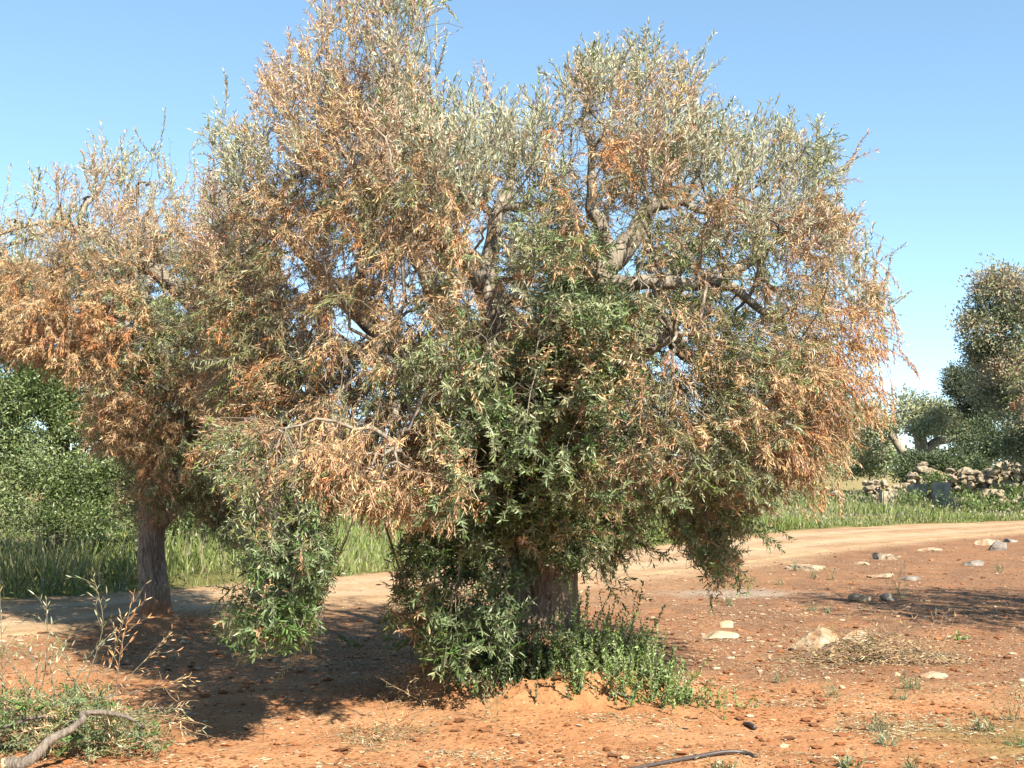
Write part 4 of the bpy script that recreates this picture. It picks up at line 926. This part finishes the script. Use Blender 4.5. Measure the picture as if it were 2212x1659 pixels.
drystone('stone_wall', 'low line of pale orange stones in front of the dry stone wall', 2085, 2280, 43, 41, ip([(0, 1066), (1, 1070)]), ip([(0, 1090), (1, 1095)]), .30, 12, M_WALL)
drystone('stone_wall', 'low pale remains of a stone wall under the orange hanging leaves', 1700, 1862, 54, 51, ip([(0, 1078), (.5, 1072), (1, 1064)]), ip([(0, 1095), (1, 1095)]), .36, 19, M_WALL)
wp = Leaves()
for (uu, vv, yy, ru, n_) in [(2100, 1078, 42.5, 50, 300), (2190, 1062, 45, 40, 250), (2020, 1040, 48, 26, 300), (1960, 1080, 44, 40, 400), (1840, 1090, 46, 60, 350), (2150, 1096, 40, 90, 450), (1760, 1090, 46, 60, 600)]:
    c_ = W(uu, vv, yy); P = c_ + rng.normal(size=(n_, 3)) * [ru * yy / FPX * .5, .3, .16]
    P[:, 2] = np.maximum(P[:, 2], gz(P[:, 0], P[:, 1]) + .05)
    wp.add(P, rng.normal(size=(n_, 3)) * .6 + [0, 0, 1], rng.normal(size=(n_, 3)), .16, .06, 0., np.concatenate([np.array([(.22, .32, .09), (.32, .38, .14), (.14, .22, .06)])[rng.integers(3, size=n_)], np.zeros((n_, 1))], 1))
tag(wp.build('wild_plants', M_GRASS, None, simple=True), 'green wild plants growing at the foot of the dry stone wall', 'weeds', kind='stuff')
# leaning blocks in front of the wall
import bmesh
def block(u, v, y, w, h, d, rz, tilt, label, matl=M_SLAB):
    bm = bmesh.new(); bmesh.ops.create_cube(bm, size=1.0); bmesh.ops.scale(bm, vec=(w, d, h), verts=bm.verts)
    bmesh.ops.bevel(bm, geom=bm.edges[:], offset=.05, segments=2, affect='EDGES')
    bmesh.ops.subdivide_edges(bm, edges=bm.edges[:], cuts=3, use_grid_fill=True)
    for q in bm.verts:
        q.co.x += .09 * float(fbm(q.co.y * 3 + u, q.co.z * 3, 3)); q.co.y += .12 * float(fbm(q.co.x * 3 + u, q.co.z * 3, 3)); q.co.z += .12 * float(fbm(q.co.x * 2.5 + u, q.co.y * 3, 3)) + h / 2
    me = bpy.data.meshes.new('stone_block'); bm.to_mesh(me); bm.free(); me.materials.append(matl)
    o = bpy.data.objects.new('stone_block', me); link(o)
    w *= 1; p = W(u, v, y); o.scale = (.8, .8, .78); o.location = (p[0], p[1], float(gz(p[0], p[1])) - .05); o.rotation_euler = (-.15, tilt, rz)
    tag(o, label, 'stone block', 'grey blocks leaning at the stone wall')
block(1911, 1090, 44, .42, .95, .35, .3, .12, 'leftmost grey block, narrow and upright, leaning at the tumbled wall')
block(1946, 1085, 45, .8, .95, .4, -.3, -.1, 'dark squat block right of the narrow upright one')
block(1982, 1080, 46, .85, 1.25, .4, .2, .08, 'large slanting grey block in the middle of the row')
block(2035, 1085, 45.5, .8, 1.35, .5, -.1, .0, 'tallest pale grey block under the ivy')
block(2076, 1083, 44, .5, .85, .3, .4, -.25, 'dark slab tilted at the right end of the blocks')

# ================================================================== SHRUBS AND SUCKERS AT THE TRUNK
def sprigs(name, label, cat, pts, hf, cols, L, Wd, matl, stemm, dens=1.0, lean=.25, twigr=.0025, group=None, spacing=.022):
    P0 = np.array(pts).mean(0); base = (P0[0], P0[1], float(gz(P0[0], P0[1])))
    t = empty(name, base, label, cat, group)
    lv = Leaves(); tb = Tubes()
    for (x, y) in pts:
        z = float(gz(x, y)); h = hf(x, y) * rng.uniform(.35, 1.15)
        d = nrm(np.array([rng.normal() * lean, rng.normal() * lean - .05, 1.0])); k = 6
        q = [np.array([x, y, z - .01])]
        for _ in range(k - 1):
            d = nrm(d + rng.normal(size=3) * .12 + [0, 0, .08]); q.append(q[-1] + d * h / (k - 1))
        q = np.array(q); tb.add(q, np.linspace(twigr, twigr * .4, k), 3)
        n = max(4, int(h / spacing)); tt_ = np.linspace(.06, 1, n); f = tt_ * (k - 1); i_ = np.minimum(f.astype(int), k - 2); fr = (f - i_)[:, None]
        C = q[i_] * (1 - fr) + q[i_ + 1] * fr; T = nrm(q[i_ + 1] - q[i_])
        for sg in range(int(2 * dens) + (1 if rng.random() < (2 * dens) % 1 else 0)):
            r = rng.normal(size=(n, 3)); r = nrm(r - T * (r * T).sum(1, keepdims=True))
            D = T * .75 + r * rng.uniform(.5, 1.1, size=(n, 1))
            cc = np.array(cols[rng.integers(len(cols))])
            lv.add(C, D, np.cross(T, r) + .3 * rng.normal(size=(n, 3)), L * rng.uniform(.6, 1.2, n), Wd * rng.uniform(.7, 1.2, n), rng.normal(size=n) * .15, vary(cc, n, .2, .2))
    tag(tb.build('stems', stemm, t), kind='stuff'); lv.build('leaves', matl, t)
    return t
M_STEM = bark_material('green_stem', (.10, .12, .05), (.18, .19, .09), (.26, .25, .14), 2, .1)
def around(u0, u1, v0, v1, n):
    out = []
    for _ in range(n):
        x, y = GP(rng.uniform(u0, u1), rng.uniform(v0, v1)); out.append((x, y))
    return out
BG = [(.25, .42, .08), (.34, .50, .14), (.17, .31, .06), (.40, .50, .24)]
pts = [(x, y) for x, y in [(.36 + rng.normal() * .08 + t * .78, 8.60 - .08 * t + rng.normal() * .19) for t in rng.random(270) ** 1.1]]
sprigs('shrub', 'bright green leafy shrub at the right foot of the thick trunk', 'shrub', pts, lambda x, y: .40 * (1 - .5 * smooth(.75, 1.25, x)) * (1.35 if (int(x * 997) % 5 == 0) else 1), BG, .030, .014, M_GLOSS, M_STEM, 1.3, .5, group='shrubs at the foot of the thick trunk')
pts = [(.0 + rng.normal() * .17 - .02, 8.42 + rng.normal() * .13) for _ in range(150)]
sprigs('shrub', 'dark green low shrub on the mound at the left foot of the thick trunk', 'shrub', pts, lambda x, y: .34, [(.05, .13, .025), (.08, .18, .04), (.04, .09, .02)], .032, .014, M_GLOSS, M_STEM, 1.6, .3, group='shrubs at the foot of the thick trunk')
pts = [(.43 + rng.normal() * .035, 8.22 + rng.normal() * .04) for _ in range(22)]
sprigs('shrub', 'small bright green sprig on the front slope of the soil mound', 'shrub', pts, lambda x, y: .18, BG, .028, .014, M_GLOSS, M_STEM, 1.8, .3, group='shrubs at the foot of the thick trunk')
pts = [(1.18 + rng.normal() * .16, 8.33 + rng.normal() * .05) for _ in range(50)]
sprigs('shrub', 'low green sprigs trailing right from the bright green shrub', 'shrub', pts, lambda x, y: .14, BG, .028, .013, M_GLOSS, M_STEM, 1.6, .6, group='shrubs at the foot of the thick trunk')
# long pale seed stalks above the bright shrub
# weeds
def weed(u, v, h, n, label, cols=BG, L=.05, Wd=.008, lean=.5, name='weed'):
    x, y = GP(u, v)
    pts = [(x + rng.normal() * .025, y + rng.normal() * .025) for _ in range(n)]
    return sprigs(name, label, 'weed', pts, lambda a, b: h, cols, L, Wd, M_LEAF, M_STEM, 1.0, lean, .0015, group='weeds on the red soil', spacing=.03)
WG = [(.22, .30, .13), (.16, .24, .09), (.30, .32, .16)]
weed(970, 1522, .22, 18, 'tuft of pale green weed at the left end of the soil mound', WG, .07, .012)
weed(1058, 1560, .30, 4, 'single tall weed stalk in front of the soil mound', WG, .03, .008, .12)
weed(2170, 1545, .24, 9, 'feathery green weed at the far right casting a shadow', WG, .04, .006, .35)
weed(2110, 1568, .10, 10, 'low green weed left of the feathery one', WG)
weed(1935, 1290, .42, 8, 'tall green weed beside the grey stone in the shadow', WG, .05, .008, .4)
weed(1712, 1232, .18, 9, 'green weed tuft in front of the pinkish slab', WG)
weed(1750, 1248, .18, 9, 'green weed tuft below the narrow cream stone', WG)
weed(1790, 1250, .18, 8, 'green weed tuft left of the thin flat stone', WG)
weed(1680, 1262, .12, 8, 'small weed at the right end of the ash patch', WG)
weed(1566, 1304, .12, 9, 'small weed between the hanging clump and the flat stone', WG)
weed(1748, 1316, .10, 8, 'small weed on the brown soil at the shadow tip', WG)
weed(1780, 1320, .10, 8, 'small weed just inside the shadow', WG)
weed(1672, 1468, .12, 5, 'spindly weed on the bare orange soil', WG, .06, .006)
weed(1793, 1494, .12, 6, 'grassy weed below the limestone block', WG, .07, .006)
weed(1885, 1568, .09, 14, 'flat dry tuft on the bare orange soil in front', [(.35, .32, .17), (.24, .26, .12)], .07, .006, 1.2)
weed(1926, 1500, .10, 7, 'thin weed in front of the tiny white stone', WG, .05, .006)
weed(1820, 1648, .06, 14, 'low weed at the bottom edge right of the long hose', WG, .05, .009, 1.2)
weed(1555, 1650, .05, 14, 'low weed at the bottom edge by the end of the long hose', WG, .04, .009, 1.2)
weed(1960, 1655, .07, 12, 'spiky weed at the bottom edge', WG, .05, .008, 1.0)
weed(1958, 1480, .10, 10, 'green weed in front of the flat white stone', WG, .05, .009, .7)
weed(2062, 1378, .07, 8, 'bright green seedling right of the dry twig pile', BG, .04, .014, .8)
weed(890, 1300, .35, 3, 'thin dry weed by the road left of the trunk', [(.40, .34, .2)], .03, .004, .25)
weed(1900, 1600, .06, 9, 'grey green seedling on the mossy soil', WG, .05, .008, 1.0)
weed(2190, 1600, .07, 9, 'grey green seedling at the right border', WG, .05, .008, 1.0)
weed(2150, 1235, .18, 10, 'thin weeds on the brown soil at the far right', WG, .05, .008, .5)

# ================================================================== DRY TWIG PILE, CUT BRANCHES
x, y = GP(1890, 1425)
t = empty('twig_pile', (x, y, float(gz(x, y))), 'pile of dry brown prunings beside the pale limestone rocks', 'twig pile')
tb = Tubes(); tb2 = Tubes(); lv = Leaves()
for q in range(300):
    a = x + rng.normal() * .32; b = y + rng.normal() * .13 + .08; big = abs(a - x) / .6
    z = float(gz(a, b)) + max(0, .20 * (1 - big)) * rng.random()
    ang = rng.normal() * .45 + (math.pi if rng.random() < .5 else 0); up = rng.normal() * .15 + (.12 if rng.random() < .8 else .7)
    d = nrm(np.array([math.cos(ang), math.sin(ang) * .8, up])); L = rng.uniform(.12, .5); p = [np.array([a, b, z]) - d * L / 2 * [1, 1, 0]]
    for _ in range(5): d = nrm(d + rng.normal(size=3) * .16 - [0, 0, .07]); p.append(p[-1] + d * L / 5)
    p = np.array(p); p[:, 2] = np.maximum(p[:, 2], gz(p[:, 0], p[:, 1]) + .005)
    (tb if rng.random() < .75 else tb2).add(p, np.linspace(.004, .0014, 6) * rng.uniform(.5, 1.3), 4)
    k = rng.integers(3, 12); i_ = rng.integers(1, 6, k)
    lv.add(p[i_], nrm(np.diff(p, axis=0)[i_ - 1]) + rng.normal(size=(k, 3)) * .5, rng.normal(size=(k, 3)), .05 * rng.uniform(.6, 1.2, k), .007, rng.normal(size=k) * .2, vary(C_TAN if rng.random() < .7 else C_YEL, k, .2, 0))
for (u, v, u2, v2) in [(1985, 1400, 2050, 1322), (2000, 1410, 2045, 1385), (1950, 1400, 1935, 1345), (2010, 1420, 2065, 1400), (1930, 1400, 1905, 1350), (1990, 1380, 2020, 1330)]:
    a = np.array([*GP(u, v), 0]); a[2] = gz(a[0], a[1]); b = W(u2, v2, a[1] + .1); L = np.linalg.norm(b - a)
    p = np.linspace(0, 1, 8)[:, None] * (b - a) + a + rng.normal(size=(8, 3)) * .008; p[0] = a
    tb.add(p, np.linspace(.004, .0015, 8), 4)
    for k in range(3, 8):
        for _ in range(2):
            d = nrm((b - a) / L + rng.normal(size=3) * .7); q = np.array([p[k], p[k] + d * .04, p[k] + d * .07]); tb.add(q, [.0016, .0012, .001], 3)
    lv.add(p[3:], nrm(b - a) + rng.normal(size=(5, 3)) * .5, rng.normal(size=(5, 3)), .04, .006, 0., vary(C_TAN, 5, .2, 0))
tag(tb.build('dry_twigs', M_DRY, t), kind='stuff'); tag(tb2.build('grey_twigs', M_CUT, t), kind='stuff'); lv.build('withered_leaves', M_DEAD, t)

# cut olive branch lying at the lower left
pb = np.array([*GP(120, 1640)]); t = empty('cut_branch', (pb[0], pb[1], float(gz(*pb))), 'cut olive branch with green leaves and upright shoots lying in the lower left corner', 'cut branch')
def onp(u, v, y, r): return (*W(u, v, y), r)
bark_tube('limb', [onp(12, 1651, 6.45, .034), onp(60, 1640, 6.47, .030), onp(92, 1620, 6.5, .026), onp(108, 1592, 6.55, .022), onp(138, 1572, 6.6, .019), onp(166, 1552, 6.62, .017), onp(160, 1538, 6.65, .015), onp(200, 1534, 6.68, .015), onp(240, 1546, 6.7, .012), onp(280, 1568, 6.75, .009)], 90, 16, M_CUT, t, .07)
bark_tube('limb', [onp(-30, 1575, 6.9, .012), onp(40, 1556, 6.9, .010), onp(95, 1545, 6.9, .008), onp(150, 1560, 6.9, .005)], 30, 8, M_CUT, t, .05)
# pale sawn face
me_m, tt2, nn_, ll_, pp_ = mat('fresh_cut_wood'); pp_.inputs['Base Color'].default_value = (.62, .42, .24, 1); pp_.inputs['Roughness'].default_value = .8
wv = nn_.new('ShaderNodeTexNoise'); wv.inputs['Scale'].default_value = 60; rr_ = ramp(nn_, [(.35, (.45, .27, .13)), (.65, (.70, .50, .30))]); ll_.new(wv.outputs[0], rr_.inputs[0]); ll_.new(rr_.outputs[0], pp_.inputs['Base Color'])
c0 = np.array(W(12, 1651, 6.45)); axd = nrm(np.array(W(60, 1640, 6.47)) - c0); A_ = nrm(np.cross(axd, [0, 0, 1])); B_ = np.cross(axd, A_)
th = np.linspace(0, 2 * math.pi, 20, endpoint=False)
V = np.concatenate([c0 - axd * .012 + .035 * (np.cos(th)[:, None] * A_ + np.sin(th)[:, None] * B_), c0 + axd * .01 + .033 * (np.cos(th)[:, None] * A_ + np.sin(th)[:, None] * B_)])
k = np.arange(20); mesh_np('sawn_end', V, [np.array([list(range(20))]), np.stack([k, (k + 1) % 20, 20 + (k + 1) % 20, 20 + k], 1)], me_m, t)
cr = Crown()
for _ in range(330):
    u = rng.uniform(-60, 345); v = rng.uniform(1500, 1632)
    if u > 200 and v < 1500 + (u - 200) * .5: continue
    y = rng.uniform(6.75, 7.7); p = W(u, v, y)
    zg = float(gz(p[0], p[1]))
    if p[2] < zg + .03: p[2] = zg + .03 + .06 * rng.random()
    d = nrm(np.array([rng.normal() * 1.0, rng.normal() * .7, abs(rng.normal()) * .25 + .05]))
    code = rng.choice(['G', 'K', 'K', 'B'], p=[.35, .3, .2, .15])
    old = STY[code]['dr']; STY[code]['dr'] = .15; oh = STY[code]['hang']; STY[code]['hang'] = 0
    cr.shoot(p, d, code, .82, ln=rng.uniform(.15, .3), dirv=d, subs=1); STY[code]['dr'] = old; STY[code]['hang'] = oh
STY['U'] = dict(up=1, spr=.3, dr=.05, L=.045, W=.009, hang=0, ang=.5, ln=(.2, .3), sp=.035, pal=[(.5, C_YEL, .5), (.3, C_SIL2, .5), (.2, C_TAN, 0)])
STY['V'] = dict(STY['U'], pal=[(.6, C_ORG, 0), (.4, C_TAN, 0)])
for (u, v, u1, v1, u2, v2, code) in [(185, 1480, 222, 1350, 202, 1245, 'U'), (90, 1490, 102, 1405, 100, 1296, 'U'), (5, 1500, 4, 1400, 0, 1280, 'U'), (250, 1500, 262, 1400, 288, 1285, 'V'), (230, 1510, 300, 1440, 358, 1378, 'V'), (180, 1500, 150, 1450, 140, 1390, 'U'), (60, 1500, 40, 1460, 10, 1400, 'U'), (200, 1510, 320, 1490, 408, 1462, 'V'), (60, 1510, 80, 1450, 60, 1400, 'U'), (260, 1540, 340, 1550, 420, 1590, 'U'), (150, 1500, 190, 1420, 240, 1370, 'U'), (200, 1500, 240, 1430, 270, 1330, 'V'), (120, 1500, 110, 1440, 135, 1400, 'U'), (270, 1540, 330, 1530, 400, 1530, 'U'), (20, 1520, 10, 1480, -20, 1440, 'U')]:
    y = rng.uniform(6.9, 7.3); c = resample([(*W(u, v, y), 0), (*W(u1, v1, y), 0), (*W(u2, v2, y + .05), 0)], 12)[:, :3]
    cr.tw.add(c, np.linspace(.0035, .0012, 12), 4)
    cr.leaves_on(c, STY[code], 1.0, t0=.25, keep=.75)
    for k in (3, 5, 7, 8, 9, 10):
        T = nrm(c[k] - c[k - 1]); q = cr.path(c[k], nrm(T * .8 + orth(T) * .6), rng.uniform(.06, .16), 0, 5); cr.tw.add(q, np.linspace(.0018, .0008, 5), 3); cr.leaves_on(q, STY[code], 1.0, keep=.8)
# loose bare twigs within the heap
for _ in range(70):
    u = rng.uniform(-40, 400); v = rng.uniform(1500, 1620); p = W(u, v, rng.uniform(6.8, 7.4)); p[2] = max(p[2], float(gz(p[0], p[1])) + .03)
    q = cr.path(p, nrm(np.array([rng.normal(), rng.normal() * .5, rng.normal() * .3 + .1])), rng.uniform(.15, .4), .1, 6); cr.dry.add(q, np.linspace(.003, .001, 6), 3)
cr.tw.build('twigs', M_TWIG, t); tag(cr.dry.build('dry_twigs', M_DRY, t), kind='stuff'); cr.green.build('leaves', M_LEAF, t); cr.gloss.build('glossy_leaves', M_GLOSS, t); cr.dead.build('withered_leaves', M_DEAD, t)
# dead grassy twigs left of the mound
def brush(u0, u1, v0, v1, n, name, label, L=(.1, .3), h=.1):
    x, y = GP((u0 + u1) / 2, (v0 + v1) / 2); t = empty(name, (x, y, float(gz(x, y))), label, 'brushwood'); tb = Tubes(); lv = Leaves()
    for _ in range(n):
        a, b = GP(u0 + (u1 - u0) * rng.beta(2, 2), v0 + (v1 - v0) * rng.beta(2, 2)); z = float(gz(a, b)) + .004 + h * rng.random() ** 2
        d = nrm(np.array([rng.normal(), rng.normal() * .7, abs(rng.normal()) * h * 4])); p = [np.array([a, b, z])]; l_ = rng.uniform(*L)
        for _ in range(5): d = nrm(d + rng.normal(size=3) * .2 - [0, 0, .08]); p.append(p[-1] + d * l_ / 5)
        p = np.array(p); p[:, 2] = np.maximum(p[:, 2], gz(p[:, 0], p[:, 1]) + .004)
        tb.add(p, np.linspace(.0026, .001, 6), 3); k = 6
        lv.add(p, rng.normal(size=(k, 3)) + d, rng.normal(size=(k, 3)), .04 * rng.uniform(.6, 1.2, k), .006, 0., vary(C_TAN if rng.random() < .6 else C_YEL, k, .2, 0))
    tag(tb.build('dry_twigs', M_DRY, t), kind='stuff'); lv.build('withered_leaves', M_DEAD, t)
brush(840, 1010, 1470, 1540, 130, 'brushwood', 'thin dry brush against the left side of the soil mound', h=.2)
brush(740, 920, 1550, 1620, 80, 'brushwood', 'scattered dry prunings on the shaded soil in front', h=.05)
brush(380, 520, 1330, 1355, 40, 'brushwood', 'dark prunings beside the foot of the leaning trunk', h=.05)

# ================================================================== HOSES
mh, _, nh, lh, ph = mat('black_polythene'); ph.inputs['Base Color'].default_value = (.06, .055, .055, 1); ph.inputs['Roughness'].default_value = .45
nz = nh.new('ShaderNodeTexNoise'); nz.inputs['Scale'].default_value = 30; rz_ = ramp(nh, [(.4, (.045, .042, .045)), (.7, (.14, .10, .08))]); lh.new(nz.outputs[0], rz_.inputs[0]); lh.new(rz_.outputs[0], ph.inputs['Base Color'])
def hose(ctrl, r, label, name='irrigation_hose'):
    c = resample([(*p, 0) for p in ctrl], 50)[:, :3]; o0 = c[0].copy(); tb = Tubes(); tb.add(c - o0, r, 10)
    V = np.concatenate(tb.V + [np.array([c[0] - o0, c[-1] - o0])]); nV = len(V); k = np.arange(10)
    F4 = np.concatenate(tb.F); F3 = np.concatenate([np.stack([k, (k + 1) % 10, np.full(10, nV - 2)], 1), np.stack([nV - 12 + k, nV - 12 + (k + 1) % 10, np.full(10, nV - 1)], 1)])
    o = mesh_np(name, V, [F4, F3], mh, None, True); o.location = o0; tag(o, label, 'hose', 'black irrigation hoses'); return o
def gp3(u, v, dz): x, y = GP(u, v); return np.array([x, y, float(gz(x, y)) + dz])
e = gp3(1367, 1523, .008)
hose([W(1285, 1440, 8.5), W(1302, 1462, 8.42), W(1325, 1492, 8.32), e, ], .011, 'short black hose sticking out of the bright green shrub')
hose([gp3(1345, 1657, .008), gp3(1420, 1643, .012), gp3(1500, 1630, .015), gp3(1560, 1623, .02), gp3(1600, 1622, .012), gp3(1625, 1628, .004)], .011, 'long black hose half buried at the bottom edge')
hose([W(1140, 1400, 8.6), W(1190, 1408, 8.56), W(1240, 1413, 8.55), W(1300, 1405, 8.6)], .010, 'black hose end across the foot of the thick trunk')
hose([gp3(1600, 1556, .012), gp3(1612, 1560, .02), gp3(1622, 1566, .016)], .014, 'short broken piece of dark pipe on the bare orange soil')

# ================================================================== LITTER AND GRAVEL
n = 90000
u = rng.uniform(-60, 2280, n); v = 1140 + 530 * rng.random(n) ** .8
X, Y = GP(u, v); X = np.array(X); Y = np.array(Y)
cl = smooth(.0, .12, fbm(X * 1.3 + 3, Y * 3.2 + 8, 4)); cl2 = smooth(-.1, .08, fbm(X * .5 + 30, Y * .9, 3))
dens = .04 + .9 * cl * (.12 + .88 * cl2) + .25 * smooth(1.5, 3, X) * smooth(8, 10, Y)
keep = (rng.random(n) < dens) & (Y < yn(X) - .1); X, Y = X[keep], Y[keep]; n = len(X)
lt = Leaves(); ang = rng.uniform(0, 2 * math.pi, n)
D = np.stack([np.cos(ang), np.sin(ang), rng.normal(size=n) * .12], 1); S = np.stack([-np.sin(ang), np.cos(ang), rng.normal(size=n) * .5], 1)
pal = np.array([(.56, .44, .24), (.60, .42, .25), (.36, .37, .16), (.22, .26, .10), (.26, .13, .06)]); ci = rng.choice(5, n, p=[.34, .24, .2, .1, .12])
cc = np.concatenate([np.clip(pal[ci] * (1 + .2 * rng.normal(size=(n, 1))), .03, .8), np.full((n, 1), .4)], 1)
lt.add(np.stack([X, Y, gz(X, Y) + .004 + .008 * rng.random(n)], 1), D, S, .038 * rng.uniform(.5, 1.25, n), .0065 * rng.uniform(.6, 1.3, n), rng.normal(size=n) * .12, cc)
tag(lt.build('leaf_litter', M_DEAD, None), 'fallen olive leaves scattered over the red soil', 'leaf litter', kind='stuff')
# gravel and crumbs
bm = bmesh.new(); bmesh.ops.create_icosphere(bm, subdivisions=1, radius=1.0); bv = np.array([q.co[:] for q in bm.verts]); bf = np.array([[q.index for q in f.verts] for f in bm.faces]); bm.free()
def scatter(name, label, n, keepf, size, cols, matl, cat, zk=.5):
    u = rng.uniform(-60, 2280, n); v = 1132 + 530 * rng.random(n); X, Y = GP(u, v); X = np.array(X); Y = np.array(Y)
    k = rng.random(n) < keepf(X, Y); X, Y = X[k], Y[k]; m = len(X)
    s = size * (rng.pareto(2.6, m) * .5 + .5); s = np.minimum(s, size * 3)
    V = bv[None] * (1 + .22 * rng.normal(size=(m, len(bv), 1))) * (s[:, None] * np.array([[1.2, 1.0, .4]]) * rng.uniform(.7, 1.3, (m, 3)))[:, None, :]
    V = V + np.stack([X, Y, gz(X, Y) + s * zk * .6], 1)[:, None, :]
    F = bf[None] + (np.arange(m) * len(bv))[:, None, None]
    col = np.array(cols)[rng.integers(len(cols), size=m)] * (1 + .15 * rng.normal(size=(m, 1))); col = np.concatenate([np.clip(col, .03, .8), np.zeros((m, 1))], 1)
    o = mesh_np(name, V.reshape(-1, 3), [F.reshape(-1, 3)], matl, None, False, np.repeat(col, len(bv), 0)); tag(o, label, cat, kind='stuff')
mg, _, ng, lg, pg = mat('gravel_stone'); at_ = ng.new('ShaderNodeAttribute'); at_.attribute_name = 'tint'; lg.new(at_.outputs['Color'], pg.inputs['Base Color']); pg.inputs['Roughness'].default_value = .9; pg.inputs['Specular IOR Level'].default_value = .15
scatter('gravel', 'small pale stones scattered over the soil', 60000, lambda X, Y: np.clip(.04 + .5 * smooth(-.6, .3, Y - yn(X)) + .9 * smooth(8.5, 11.5, Y) * smooth(-.15, .12, fbm(X * .8, Y * .8, 4)), 0, 1), .0085, [(.52, .38, .25), (.44, .30, .19), (.36, .24, .15), (.58, .46, .33)], mg, 'gravel')
scatter('soil_crumbs', 'loose reddish crumbs of soil on the ground', 30000, lambda X, Y: (Y < yn(X)) * np.clip(.25 + .5 * smooth(.06, .16, fbm(X * 1.2, Y * 1.6 + 70, 3)) + .6 * smooth(8.5, 10.5, Y) * smooth(-1, 2, X) + .6 * smooth(7.0, 6.5, Y), 0, 1), .0105, [(.33, .13, .05), (.26, .11, .05), (.20, .09, .045), (.40, .18, .08)], mg, 'soil')
